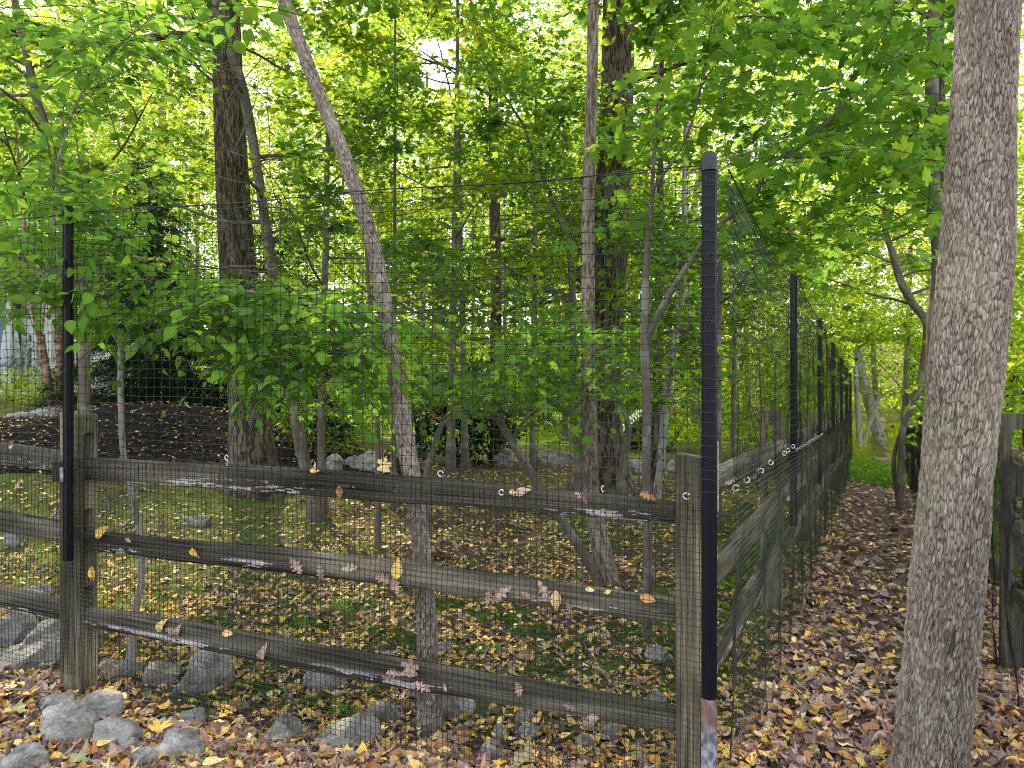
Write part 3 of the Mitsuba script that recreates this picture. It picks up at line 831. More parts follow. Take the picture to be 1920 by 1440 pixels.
tree('thin_sapling', 'very thin dark stem left of the pale leaning trunk with leaves at its top',
     [(709, 860, 11, 7), (707, 800, 10, 7), (706, 740, 9, 7), (700, 640, 8, 7), (690, 520, 7, 7), (684, 420, 5, 7)],
     'bark_smooth', 29, limbs=7, zr=(1.6, 3.2), LL=(.7, 1.4), size=.1, col=.36, per=5, m=8,
     extra=boxes((560, 600, 760, 740, 5.5, 8.5, 36), (560, 690, 740, 780, 6, 7.5, 8)))
tree('thin_sapling', 'thin forked dark twig-like stem just right of the pale leaning trunk',
     [(800, 900, 14, 6.6), (812, 850, 12, 6.6), (826, 800, 10, 6.6), (848, 782, 8, 6.6), (872, 758, 6, 6.6)],
     'bark_smooth', 30, limbs=3, zr=(1.3, 1.6), LL=(.5, .9), size=.09, col=.38, per=4, m=8, extra=boxes((720, 590, 960, 740, 6, 9, 46)))
tree('thin_sapling', 'forked thin stem standing right of the broad flared trunk',
     [(1162, 915, 15, 8.2), (1172, 850, 14, 8.2), (1178, 800, 12, 8.2), (1165, 760, 9, 8.2), (1150, 715, 7, 8.2)],
     'bark_smooth', 31, limbs=5, zr=(1.4, 2.2), LL=(.7, 1.3), size=.1, col=.36, per=5, m=8, extra=boxes((1120, 560, 1310, 740, 6.5, 9, 40)))
for nm, sd, pts in (('dark thin trunk seen through the side netting just right of the corner post', 32, [(1345, 930, 17, 8), (1345, 800, 15, 8), (1346, 640, 13, 8), (1352, 480, 10, 8)]),
                    ('second thin trunk seen through the side netting', 33, [(1375, 862, 9, 12.5), (1375, 760, 9, 12.5), (1378, 600, 8, 12.5)])):
    tree('thin_sapling', nm, pts, 'bark_smooth', sd, limbs=8, zr=(1.8, 4.2), LL=(.9, 1.8), size=.1, col=.40, colsd=.1, per=6, m=8,
         extra=boxes((1350, 400, 1570, 720, 6, 12, 110)) if sd == 32 else None)
for nm, sd, pts in (('bare brown trunk leaning left at the far end of the path', 41, [(1652, 832, 26, 24), (1634, 770, 23, 24), (1618, 710, 20, 24), (1606, 655, 16, 24)]),
                    ('bare pole leaning right across the leaning trunk at the far end of the path', 42, [(1616, 838, 10, 23), (1632, 790, 9, 23), (1650, 742, 8, 23)]),
                    ('upright thin trunk at the far end of the path beside the fence', 43, [(1612, 840, 12, 22), (1608, 760, 11, 22), (1604, 690, 9, 22)])):
    tree('far_trunk', nm, pts, 'bark_grey', sd, limbs=5, zr=(2.5, 4), LL=(1, 2), leaf='ma_lo', size=.13, col=.45, twigs=False)
for i, (px, py, w, d, nm) in enumerate([(1206, 846, 11, 21, 'pale thin trunk on the lawn left of the thin upright maple sapling'), (1060, 830, 12, 20, 'thin pale trunk on the lawn left of the dark curved trunk'),
                                        (845, 850, 16, 12, 'dark trunk at the left edge of the dark evergreen shrub'), (872, 858, 13, 12.4, 'dark trunk inside the dark evergreen shrub'),
                                        (738, 838, 9, 9, 'thin dark trunk close left of the pale leaning trunk'), (1230, 900, 20, 11, 'brown trunk with a flared base behind the pale knotted trunk')]):
    rr = rngs(300 + i)
    k = rr.uniform(-8, 8)
    tree('background_tree', nm, [(px, py, w * 1.25, d), (px + k * .2, py - 60, w, d), (px + k, py - 250, w * .85, d), (px + k * 2, py - 430, w * .7, d)], 'bark_smooth' if i != 5 else 'bark_furrow', 310 + i,
         top=9, limbs=14, zr=(1.8, 8.5), LL=(1.4, 3.0), leaf='ma_lo', size=.125, col=.5, colsd=.09, per=5, m=9, twigs=False)


# ------------------------------------------------------------------ evergreens, shrubs, far woods
def spruce(key, label, x, y, h, r, seed, n=95, col=.03, z0=.15):
    rng = rngs(seed)
    key = thing(key, label, 'tree')
    g = float(height(x, y))
    put_uv(f'{key}__trunk', trunk_mesh(np.array([[x, y, g - .1], [x, y, g + h * .6], [x, y, g + h]]), np.array([.13, .08, .01]), 8)[0], 'bark_smooth')
    ms, A, D = [], [], []
    for i in range(n):
        z = z0 + (h - z0) * ((i + rng.random()) / n) ** 1.6
        rad = r * (1 - (z / h)) ** .8 * rng.uniform(.75, 1.1) + .1
        az = rng.uniform(0, 6.28)
        p0 = np.array([x, y, g + z])
        d = np.array([math.cos(az), math.sin(az), 0])
        t = np.linspace(0, 1, 6)
        lp = p0 + d * rad * t[:, None] + np.array([0, 0, 1.0]) * (-.28 * rad * np.sin(t * np.pi * .75) * 1.1 + .05 * t)[:, None]
        ms.append(tube(lp, np.linspace(.014, .003, 6), 4))
        for q in range(int(rad * 26)):
            w = rng.uniform(.2, 1)
            A.append(p0 + (lp[-1] - p0) * w + np.array([0, 0, -.2 * rad * math.sin(w * 2.3) * .8]))
            D.append(d * .8 + np.array([-d[1], d[0], 0]) * rng.choice([-1, 1]) * .9 + np.array([0, 0, -.35]) + rng.normal(0, .2, 3))
    put_uv(f'{key}__limbs', join(ms), 'bark_twig', kind='stuff')
    arr, _ = sprays(rng, np.array(A), np.array(D), .34, 18, .095, col, .02, droop=.35, tilt=.9, spread=.25)
    crown(key, arr, 'needle', NEEDLE)


spruce('spruce_tree', 'dark green spruce with drooping boughs behind the mulch mound left of the broad dark trunk', -6.75, 14.4, 5.0, 2.0, 51, 210, z0=.3)
spruce('spruce_tree', 'dark evergreen half hidden behind the broad dark trunk on the left', -4.5, 15.0, 4.6, 1.7, 52, 150)


def shrub(name, label, cx, cy, rx, ry, h, n, leaf, size, col, seed, colsd=.05, stems=7, group=None, cat='shrub', tilt=.5, bright=.5):
    rng = rngs(seed)
    key = thing(name, label, cat, group)
    g = float(height(cx, cy))
    ms, A, D = [], [], []
    for i in range(stems):
        az, sp = rng.uniform(0, 6.28), rng.uniform(.2, .8)
        lp = limb(rng, [cx, cy, g - .05], [math.cos(az) * sp, math.sin(az) * sp, 1], h * .9)
        ms.append(tube(lp, np.linspace(.012, .004, len(lp)), 5))
    u = rng.normal(0, 1, (n, 3)); u = unit(u) * (rng.random((n, 1)) ** .45)
    A = np.array([cx, cy, g + h * .52]) + u * [rx, ry, h * .5]
    D = u * [1, 1, .4] + rng.normal(0, .4, (n, 3))
    put_uv(f'{key}__stems', join(ms), 'bark_twig', kind='stuff')
    arr, _ = sprays(rng, A, D, .22, 9, size, col, colsd, tilt=tilt, bright=bright)
    arr = [a[arr[0][:, 2] > g + .03] for a in arr]
    crown(key, arr, leaf, TPL[leaf])


shrub('shrub', 'bright sunlit yellow-green shrub in front of the blue house, left one', -10.1, 15.6, 1.0, .9, .62, 330, 'ov_lo', .05, .52, 61)
shrub('shrub', 'bright sunlit yellow-green shrub next to the slanting birch', -9.0, 15.0, .75, .7, .55, 240, 'ov_lo', .05, .5, 62)
shrub('shrub', 'blue-green clipped shrub beside the white deck railing', -13.9, 22, .55, .5, 1.5, 260, 'ov_lo', .05, .12, 63)
shrub('evergreen_shrub', 'dark glossy evergreen shrub left of the dark straight trunk in the middle distance', -.85, 13.6, .95, .8, 1.75, 420, 'ov_lo', .11, .06, 64, tilt=.6)
shrub('shrub', 'low leafy shrub on the lawn edge behind the pale knotted trunk', 3.4, 17, 1.6, .8, 1.3, 300, 'ov_lo', .08, .45, 65)
shrub('shrub', 'leafy bush along the far side fence seen through the netting', 4.9, 14.5, 1.1, 1.6, 2.2, 420, 'ov_lo', .1, .42, 66, .1)
shrub('shrub', 'bright green fern-like bush behind the right fence post', 4.3, 6.4, .7, .7, 1.5, 260, 'ov_mid', .09, .42, 67)
shrub('shrub', 'dark shadowed evergreen bush at the right edge behind the fence', 6.6, 9.6, 1.6, 1.2, 2.3, 420, 'ov_lo', .09, .04, 68)
shrub('shrub', 'yellowing leafy bush at the right edge above the fence post', 4.9, 7.4, .8, .8, 3.4, 300, 'ma_mid', .1, .47, 69, .06)
shrub('shrub', 'leafy thicket at the far end of the path right of the leaning trunk', 13.4, 25, 1.5, 2, 4.2, 500, 'ma_lo', .13, .42, 70, .1)
shrub('shrub', 'leafy thicket at the far end of the path left of the leaning trunk', 8.6, 22, 1.6, 2, 4.6, 600, 'ma_lo', .13, .46, 71, .1)
shrub('shrub', 'low green bush beside the boulders right of the slim dark trunk on the left', -2.9, 11.6, .8, .6, 1.0, 150, 'ov_lo', .08, .4, 72)


def far_woods():
    rng = rngs(81)
    parts, trunks = [], []
    for d0, d1, n, size, zmin, zmax, c0 in ((16, 24, 8000, .13, .3, 12, .48), (26, 36, 15000, .17, .3, 16, .51), (38, 56, 26000, .25, .3, 25, .52), (17, 30, 14000, .15, 4.0, 13, .46)):
        k = 0
        A = np.zeros((0, 3))
        while len(A) < n:
            m = 20000
            d = rng.uniform(d0, d1, m)
            px = rng.uniform(-500, 2420, m)
            z = zmin + zmax * rng.random(m) ** 1.35
            p = np.stack([(px - 960) / FPX * d, d, z], -1)
            p[:, 2] += height(p[:, 0], p[:, 1], False)
            dens = meshkit.fbm(p * [.32, .32, .42], 3, 5)
            low = (z < .7 + 1.6 * nse(p[:, 0] * .3, d * .3, 0, 9))
            ok = (dens > .45 + .08 * sm(zmax * .5, zmax, z)) & ~(low & (d < 34)) & ~((np.abs(px - 826) < 40) & (np.abs(to_px(p)[:, 1] - 118) < 45))
            ok &= ~((px > 1560) & (px < 1740) & (d < 26) & (z < 3.2)) & ~((px < 150) & (d < 26) & (z < 3.6))
            A = np.vstack([A, p[ok]])
        A = A[:n]
        cl = nse(A[:, 0] * .25, A[:, 2] * .3, 3, 4)
        arr, _ = sprays(rng, A, rng.normal(0, 1, (n, 3)) * [1, 1, .3], size * 4, 11, size, c0 + .22 * (cl - .5), .06, bright=.55)
        parts.append(leaf_mesh(*clear(arr), OV_LO if size < .2 else (MA_LO[0][:4], np.array([(0, 2, 1), (0, 3, 2)]))))
    put_uv('far_woods', join(parts), 'leaf', False, label='sunlit yellow-green mass of far woodland foliage behind the garden', category='woods', kind='stuff')
    for i in range(34):
        d = rng.uniform(24, 46); px = rng.uniform(-200, 2100)
        if (1560 < px < 1740 and d < 30) or px < 200:
            continue
        b = np.array([(px - 960) / FPX * d, d, 0]); b[2] = height(b[0], b[1], False) - .1
        P = np.array([b, b + [rng.normal(0, .2), 0, 5], b + [rng.normal(0, .6), 0, 13]])
        trunks.append(trunk_mesh(P, np.array([.16, .12, .04]) * rng.uniform(.6, 1.5), 7, .6)[0])
    put_uv('far_trunks', join(trunks), 'bark_smooth', label='thin trunks of the far woodland standing behind the lawn', category='woods', kind='stuff')


far_woods()

# ------------------------------------------------------------------ split-rail fences
def p3(xy, z):
    return np.array([xy[0], xy[1], z])


def post_mesh(c, d, zb, zt, holes, w=.118, dp=.118, seed=0, slot=.055, sh=.17):
    """Squared post with a weathered rounded top and slots along d for the rails."""
    rng = rngs(seed)
    r = .012
    cs = m3.CrossSection.square([w - 2 * r, dp - 2 * r], True).offset(r, m3.JoinType.Round, circular_segments=12)
    m = m3.Manifold.extrude(cs, zt - zb).translate([0, 0, zb])
    top = m3.Manifold.cube([w * 2, dp * 2, .1], True).rotate([rng.uniform(-4, 4), 9, 0]).translate([.0, 0, zt + .045])
    m = m - top
    for z in holes:
        cut = m3.Manifold.extrude(m3.CrossSection.square([sh - .04, slot - .03], True).offset(.018, m3.JoinType.Round, circular_segments=16), w * 2).translate([0, 0, -w])
        m = m - cut.rotate([0, 90, 0]).translate([0, 0, z + .035])
    m = m.refine_to_length(.035)
    a = m.to_mesh()
    V, F = np.array(a.vert_properties[:, :3], float), np.array(a.tri_verts)
    uv = np.column_stack([V[:, 2] + seed * 3.7, V[:, 0] + V[:, 1] + seed])
    V[:, :2] *= 1 + .03 * (fbm2(V[:, 2] * 5, V[:, 0] * 9 + V[:, 1] * 9, seed, 3) - .5)[:, None] * 2
    X, Y = np.array(d), np.array([-d[1], d[0]])
    W = np.column_stack([c[0] + V[:, :1] * X[0] + V[:, 1:2] * Y[0], c[1] + V[:, :1] * X[1] + V[:, 1:2] * Y[1], V[:, 2]])
    return W, F, uv


def rail_mesh(pts, hs, n2, th=.075, seed=0, taper=True):
    """Split rail: rough rounded section swept through pts; hs = heights, n2 = side facing the viewer's side of the fence."""
    n = 44
    Q = catmull(np.column_stack([np.array(pts), np.array(hs)]), n)
    t = np.linspace(0, 1, n)
    L = np.concatenate([[0], np.cumsum(np.linalg.norm(np.diff(Q[:, :3], axis=0), axis=1))])
    rng = rngs(seed)
    K = 18
    th_ = np.linspace(0, 2 * np.pi, K + 1)
    prof = 1 + .10 * np.sin(th_ * 3 + rng.uniform(0, 6)) + .06 * np.sin(th_ * 5 + rng.uniform(0, 6))
    prof[-1] = prof[0]
    sq = (np.abs(np.cos(th_)) ** 4 + np.abs(np.sin(th_)) ** 4) ** -.25 * .93
    end = np.minimum(sm(-.02, .06, t), sm(1.02, .94, t)) * .42 + .58 if taper else np.ones(n)
    h = Q[:, 3] / 2 * end
    w = th / 2 * (.6 + .4 * end) * (1 + .15 * (fbm2(t * 5, seed, 3) - .5))
    nz = fbm2(L[:, None] * 3, th_[None] * 1.2 * (1 - th_[None] / 6.3) + seed * 5, 7, 4) - .5
    rad = prof * sq * (1 + .22 * nz)
    N = np.array([n2[0], n2[1], 0])
    V = Q[:, None, :3] + (rad * np.cos(th_) * h[:, None])[..., None] * np.array([0, 0, 1.0]) + (rad * np.sin(th_) * w[:, None])[..., None] * N
    i, j = np.meshgrid(np.arange(n - 1), np.arange(K), indexing='ij')
    k = (i * (K + 1) + j).ravel()
    F = np.vstack([np.stack([k, k + 1, k + K + 2], 1), np.stack([k, k + K + 2, k + K + 1], 1)])
    UV = np.stack([np.broadcast_to(L[:, None] + seed * 7.3, rad.shape), np.broadcast_to(th_[None] * .048, rad.shape)], -1).reshape(-1, 2)
    V = V.reshape(-1, 3)
    c0 = len(V)
    V = np.vstack([V, Q[:1, :3], Q[-1:, :3]]); UV = np.vstack([UV, UV[:1], UV[-1:]])
    e = (n - 1) * (K + 1)
    F = np.vstack([F, np.stack([np.arange(K) + 1, np.arange(K), np.full(K, c0)], 1), np.stack([e + np.arange(K), e + np.arange(K) + 1, np.full(K, c0 + 1)], 1)])
    return V, F, UV


FL = float(np.linalg.norm(CORNER - LEFTP))
fpos = lambda t: LEFTP + FDIR * t
fk = thing('wooden_fence', 'weathered grey split-rail fence with three rough rails running across the foreground', 'fence')
put_uv(f'{fk}__post', post_mesh(LEFTP, FDIR, -.25, 1.37, (1.155, .80, .44), seed=1), 'wood_post', False)
put_uv(f'{fk}__post', post_mesh(CORNER, FDIR, -.3, 1.245, (), seed=2), 'wood_post', False)
lp2 = fpos(-2.8)
put_uv(f'{fk}__post', post_mesh(lp2, FDIR, -.2, 1.5, (1.27, .93, .58), seed=3), 'wood_post', False)
for i, (za, zm, zb, ha, hm, hb) in enumerate(((1.108, 1.083, 1.030, .108, .112, .085), (.767, .737, .668, .09, .105, .094), (.407, .334, .272, .10, .125, .10))):
    o = FN * (-.008)
    put_uv(f'{fk}__rail', rail_mesh([p3(fpos(-.05) + o, za + .003), p3(fpos(.3) + o, za - .004), p3(fpos(FL * .5) + o, zm), p3(fpos(FL + .04) + o, zb)], [ha, ha, hm, hb], FN, seed=10 + i), 'wood_rail')
for i, (za, zb) in enumerate(((1.26, 1.125), (.93, .79), (.575, .415))):
    o = FN * (-.03)
    put_uv(f'{fk}__rail', rail_mesh([p3(fpos(-2.78) + o, za), p3(fpos(-1.4) + o, (za + zb) / 2 + .02), p3(fpos(-.02) + o, zb)], [.11, .115, .1], FN, seed=20 + i), 'wood_rail')

spos = lambda t: CORNER + SDIR * t
sk = thing('wooden_fence', 'dark split-rail fence behind drooping black netting along the left side of the path', 'fence')
TOPZ = [1.245, 1.325, 1.22, 1.13, 1.06, 1.0, .95]
for k in range(1, 7):
    c = spos(STEP * k)
    g = float(height(*c, False))
    put_uv(f'{sk}__post', post_mesh(c - SN * .05, SDIR, g - .2, TOPZ[k], (g + 1.22, g + .86, g + .5) if k != 1 else (1.10, .74, .38), w=.13, dp=.135, seed=30 + k, slot=.06), 'wood_post', False)
for k in range(6):
    for i in range(3):
        ta, tb = STEP * k, STEP * (k + 1)
        ga, gb = (float(height(*spos(t), False)) for t in (ta, tb))
        za, zb = (1.11 - .37 * i if k == 0 else ga + 1.15 - .36 * i), gb + 1.15 - .36 * i
        o = SN * rngs(i + k * 3).uniform(-.02, .02)
        put_uv(f'{sk}__rail', rail_mesh([p3(spos(ta + .03) + o, za), p3(spos((ta + tb) / 2) + o, (za + zb) / 2 - .01), p3(spos(tb) + o, zb)], [.11, .115, .11], SN, seed=40 + k * 3 + i), 'wood_rail')

R0 = np.array([2.70, 4.12])
rpos = lambda t: R0 + SDIR * t
rk = thing('wooden_fence', 'dark split-rail fence with black mesh right of the path behind the large trunk', 'fence')
for k in range(-1, 7):
    c = rpos(STEP * k)
    g = float(height(*c, False))
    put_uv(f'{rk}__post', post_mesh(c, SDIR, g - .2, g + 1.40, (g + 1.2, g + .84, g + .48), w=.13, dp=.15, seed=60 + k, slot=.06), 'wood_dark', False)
for k in range(-1, 6):
    for i in range(3):
        ta, tb = STEP * k, STEP * (k + 1)
        ga, gb = (float(height(*rpos(t), False)) for t in (ta, tb))
        put_uv(f'{rk}__rail', rail_mesh([p3(rpos(ta), ga + 1.16 - .36 * i), p3(rpos((ta + tb) / 2), (ga + gb) / 2 + 1.15 - .36 * i), p3(rpos(tb), gb + 1.16 - .36 * i)], [.1, .11, .1], -SN, seed=80 + k * 3 + i), 'wood_rail')

# ------------------------------------------------------------------ steel posts
def channel(c, n, zb, zt, w=.057, dp=.034, t=.004):
    """Rolled hat-section steel post, its ribbed face towards n."""
    import shapely.geometry as sg
    o = [(-.5, 0), (-.36, 0), (-.30, .8), (-.1, 1), (-.06, .8), (.06, .8), (.1, 1), (.30, .8), (.36, 0), (.5, 0)]
    line = sg.LineString([(x * w, y * dp) for x, y in o]).buffer(t / 2, cap_style='flat')
    m = trimesh.creation.extrude_polygon(line, zt - zb)
    V = np.array(m.vertices)
    X = np.array([-n[1], n[0]])
    W = np.column_stack([c[0] + V[:, 0] * X[0] + V[:, 1] * n[0], c[1] + V[:, 0] * X[1] + V[:, 1] * n[1], V[:, 2] + zb])
    return W, np.array(m.faces)[:, ::-1]


def ribbed(c, n, zb, zt, w=.050):
    """Ribbed round steel post, its seam to the back."""
    import shapely.geometry as sg
    a = np.linspace(0, 2 * np.pi, 97)[:-1]
    r = w / 2 * (1 + .05 * np.cos(a * 8) + .10 * np.exp(-((a - np.pi / 2) / .12) ** 2) - .10 * np.exp(-((a - .9) / .10) ** 2) - .10 * np.exp(-((a - 2.25) / .10) ** 2))
    p = sg.Polygon(np.column_stack([r * np.cos(a), r * .8 * np.sin(a)]))
    m = trimesh.creation.extrude_polygon(p, zt - zb)
    V = np.array(m.vertices)
    X = np.array([-n[1], n[0]])
    W = np.column_stack([c[0] + V[:, 0] * X[0] + V[:, 1] * n[0], c[1] + V[:, 0] * X[1] + V[:, 1] * n[1], V[:, 2] + zb])
    return W, np.array(m.faces)[:, ::-1]


def dome(c, z, r, h):
    prof = [(1.0, 0), (1.02, .25), (1.0, .7), (.9, .88), (.66, .97), (.3, 1.0), (0, 1.0)]
    a = np.linspace(0, 2 * np.pi, 33)
    V = np.array([[c[0] + r * q * math.cos(t), c[1] + r * q * math.sin(t), z + h * y] for q, y in prof for t in a])
    i, j = np.meshgrid(np.arange(len(prof) - 1), np.arange(32), indexing='ij'); k = (i * 33 + j).ravel()
    return V, np.vstack([np.stack([k, k + 1, k + 34], 1), np.stack([k, k + 34, k + 33], 1)])


def rbox(sx, sy, sz, r=.004):
    c = m3.CrossSection.square([sx - 2 * r, sy - 2 * r], True).offset(r, m3.JoinType.Round, circular_segments=12)
    a = m3.Manifold.extrude(c, sz).to_mesh()
    return np.array(a.vert_properties[:, :3], float), np.array(a.tri_verts)


def place(mesh, c, x2, z):
    V, F = mesh
    y2 = np.array([-x2[1], x2[0]])
    return np.column_stack([c[0] + V[:, 0] * x2[0] + V[:, 1] * y2[0], c[1] + V[:, 0] * x2[1] + V[:, 1] * y2[1], V[:, 2] + z]), F


def ring(c, n, r, tr, a0=0., a1=5.6, tilt=0.):
    """Open wire ring facing n."""
    a = np.linspace(a0, a1, 14)
    X = np.array([-n[1], n[0], 0]); Z = np.array([0, 0, 1.0]); N = np.array([n[0], n[1], 0])
    P = np.asarray(c) + r * (np.cos(a)[:, None] * (X * math.cos(tilt) + N * math.sin(tilt)) + .85 * np.sin(a)[:, None] * Z)
    return strands(P[None], tr, 5)


mk = thing('steel_post', 'tall black steel post with grey base and rust patch at the fence corner', 'post', 'black steel fence posts')
del labels[mk]['group']
cp = np.array([.684, 2.675])
fc = unit(FN * .75 + np.array([-.1, -1]) * .4)
put(f'{mk}__tube', ribbed(cp + fc * .014, fc, .415, 2.28), 'black_steel', 40)
put(f'{mk}__ground_stake', ribbed(cp + fc * .014, fc, -.4, .4152, .052), 'galvanised', 40, label='galvanised grey lower end with a rust patch')
put(f'{mk}__cap', dome(cp + fc * .014, 2.235, .028, .066), 'black_plastic', True)
tip = at(1327, 300, 2.67)
put(f'{mk}__wire_end', strands(np.array([[tip, tip + [.002, 0, .03], tip + [-.004, 0, .055]]]), .0018, 4), 'black_plastic')
X2 = np.array([-fc[1], fc[0]])
for z in (1.30, 1.215, 1.11, 1.045, .935, .80, .70, .60, .505):
    c = cp + fc * .007 - X2 * (-.0245)
    v, f = ring([*(c + fc * .003), z], fc, .0032, .0012, 0, 6.28)
    put(f'{mk}__rivet', (v, f), 'ring_white')
for z in (2.2, 2.03, 1.93, 1.72):
    put(f'{mk}__wire_tie', joinvf([ring([*(cp + fc * .037), z + q * .006], np.array([.2, -1.0]), .013, .0014, rngs(int(z * 100) + q).uniform(0, 3), 7 + q) for q in range(2)] +
        [strands(np.array([[[*(cp + fc * .04), z], [*(cp + fc * .055 + X2 * .015), z - .01], [*(cp + fc * .06 + X2 * .035), z - .03]]]), .0016, 4)]), 'black_plastic')
put(f'{mk}__edge_strip', place(rbox(.006, .003, .24, .001), cp + X2 * .030 + fc * .004, X2, 1.06), 'green_plastic', label='pale green plastic strip along the right edge')
scene['mat_green_plastic'] = diffuse((.3, .42, .26), .5, .3)

fr = cp + fc * .041
wr = []
for i, z in enumerate(np.arange(1.13, 2.24, .039)):
    zz = z + .004 * math.sin(i * 2.3)
    wr.append(np.array([[*(cp - X2 * .06 + fc * .035), zz], [*(fr - X2 * .034), zz + .002], [*fr, zz], [*(fr + X2 * .034), zz - .002], [*(cp + X2 * .05 + fc * .02), zz - .004]]))
put(f'{mk}__net_wrap', strands(np.array(wr), .0011, 4), 'black_plastic', kind='stuff')

lk = thing('steel_post', 'black steel post clamped to the left fence post', 'post')
lc = at(128, 720, 3.50)[:2]
lf = unit(-lc)
put(f'{lk}__channel', channel(lc, lf, .70, 2.305, .044, .03), 'black_steel')
LX = np.array([-lf[1], lf[0]])
put(f'{lk}__bracket', place(rbox(.115, .010, .092, .003), LEFTP + FN * .066 + FDIR * -.03, FDIR, 1.045), 'black_plastic', label='black strap bracket holding the steel post to the wood')
put(f'{lk}__bracket_edge', place(rbox(.014, .055, .06, .003), lc - LX * .026, LX, 1.06), 'galvanised')
put(f'{lk}__foot_clip', place(rbox(.03, .012, .05, .003), lc + LX * .02 - lf * .01, LX, .79), 'black_plastic')
STOP = [2.29, 2.255, 2.16, 2.08, 1.94, 1.82, 1.75]
SBOT = [0, .54, .49, .45, .35, .3, .25]
ORD = ['', 'first', 'second', 'third', 'fourth', 'fifth', 'sixth']
for k in range(1, 7):
    c = spos(STEP * k) + SN * .095 - SDIR * .09
    key = thing('steel_post', f'slim black steel post along the path side netting, {ORD[k]} beyond the corner post', 'post')
    put(f'{key}__channel', channel(c, unit(SN - SDIR * .6), SBOT[k], STOP[k], .046, .032), 'black_steel')
    put(f'{key}__bracket', place(rbox(.05, .05, .05, .004), c - SN * .02, SN, SBOT[k] + .35), 'black_plastic')

# ------------------------------------------------------------------ netting
def net(pos, t0, t1, n2, z0, z1, cell, r, amp=.012, off=0., seed=0, knots=0., wave=0., jit=.12, cz=None, mr=1.0, sag=0.):
    """pos(t) -> xy along the fence; z0, z1 functions of t. A square net with slightly wandering strands."""
    cz = cz or cell
    d2 = unit(pos(1.0) - pos(0.0)); 

    def warp(T, Q):          # T along, Q in 0..1 from bottom to top
        zb, zt = z0(T), z1(T)
        z = zb + Q * (zt - zb)
        dt = cell * jit * 2.4 * (fbm2(T * 6, z * 9, seed, 2) - .5)
        dz = cz * jit * 2.4 * (fbm2(T * 7 + 40, z * 7, seed + 1, 2) - .5) - sag * np.sin(np.pi * (T % STEP) / STEP) * Q
        b = off + amp * 2 * (fbm2(T * 1.6, z * 2.2, seed + 2, 3) - .5) + wave * np.sin(T * 9 + 3 * nse(T, z * 2, 0, seed)) * sm(1.0, .2, Q)
        xy = pos(0.0) + (T + dt)[..., None] * d2 + b[..., None] * n2
        return np.concatenate([xy, (z + dz)[..., None]], -1)

    H = float(np.mean([z1(np.array(t)) - z0(np.array(t)) for t in np.linspace(t0, t1, 7)]))
    nt, nq = int(round((t1 - t0) / cell)), int(round(H / cz))
    ts, qs = np.linspace(t0, t1, nt + 1), np.linspace(0, 1, nq + 1)
    kv = int(max(4, H / .075)); kh = int(max(6, (t1 - t0) / .075))
    parts = []
    T, Q = np.meshgrid(ts, np.linspace(0, 1, kv), indexing='ij'); parts.append(strands(warp(T, Q), r))
    Q, T = np.meshgrid(qs, np.linspace(t0, t1, kh), indexing='ij'); parts.append(strands(warp(T, Q), r * mr))
    if knots:
        T, Q = np.meshgrid(ts, qs, indexing='ij')
        C = warp(T, Q).reshape(-1, 3)
        o = np.array([(1, 0, 0), (-1, 0, 0), (0, 1, 0), (0, -1, 0), (0, 0, 1), (0, 0, -1)], float) * knots
        f = np.array([(0, 2, 4), (2, 1, 4), (1, 3, 4), (3, 0, 4), (2, 0, 5), (1, 2, 5), (3, 1, 5), (0, 3, 5)])
        parts.append(((C[:, None] + o).reshape(-1, 3), (f[None] + 6 * np.arange(len(C))[:, None, None]).reshape(-1, 3)))
    return joinvf(parts)


lin = lambda a, b, ta, tb: (lambda t: a + (b - a) * (np.asarray(t, float) - ta) / (tb - ta))
ftop = lin(2.268, 2.252, 0, FL)
frail = lin(1.165, 1.075, 0, FL)
nk = thing('deer_netting', 'black plastic square netting with knots strung above the front fence to a top wire', 'netting')
put(f'{nk}__strands', net(fpos, -2.8, FL + .03, FN, lambda t: frail(t) - .05, ftop, .042, .0014, .016, .105, 5, knots=.005, cz=.039), 'black_plastic', kind='stuff')
T = np.linspace(-2.8, FL + .05, 60)
wl = np.column_stack([fpos(0)[0] + FDIR[0] * T + FN[0] * .108, fpos(0)[1] + FDIR[1] * T + FN[1] * .108, ftop(T) + .004 + .006 * np.sin(T * 5)])
put(f'{nk}__top_wire', strands(wl[None], .0026, 5), 'black_plastic')
kn = []
for t in np.arange(-2.6, FL, .31):
    c = np.array([*(fpos(t + .03 * math.sin(t * 9)) + FN * .108), ftop(t) + .004])
    kn += [ring(c + [0, 0, .002], FN, .007, .0016, q, q + 6) for q in (0., 1.5)]
    kn.append(strands(np.array([[c, c + [.006, 0, .012], c + [.012, -.004, .02]]]), .0012, 3))
put(f'{nk}__ties', joinvf(kn), 'black_plastic', kind='stuff')

wk = thing('wire_mesh', 'black square wire mesh stapled over the front fence rails down to the ground', 'mesh')
put(f'{wk}__strands', net(fpos, -.05, FL + .05, FN, lin(.17, -.08, 0, FL), frail, .0222, .0013, .012, .078, 15, jit=.16), 'black_plastic', kind='stuff')
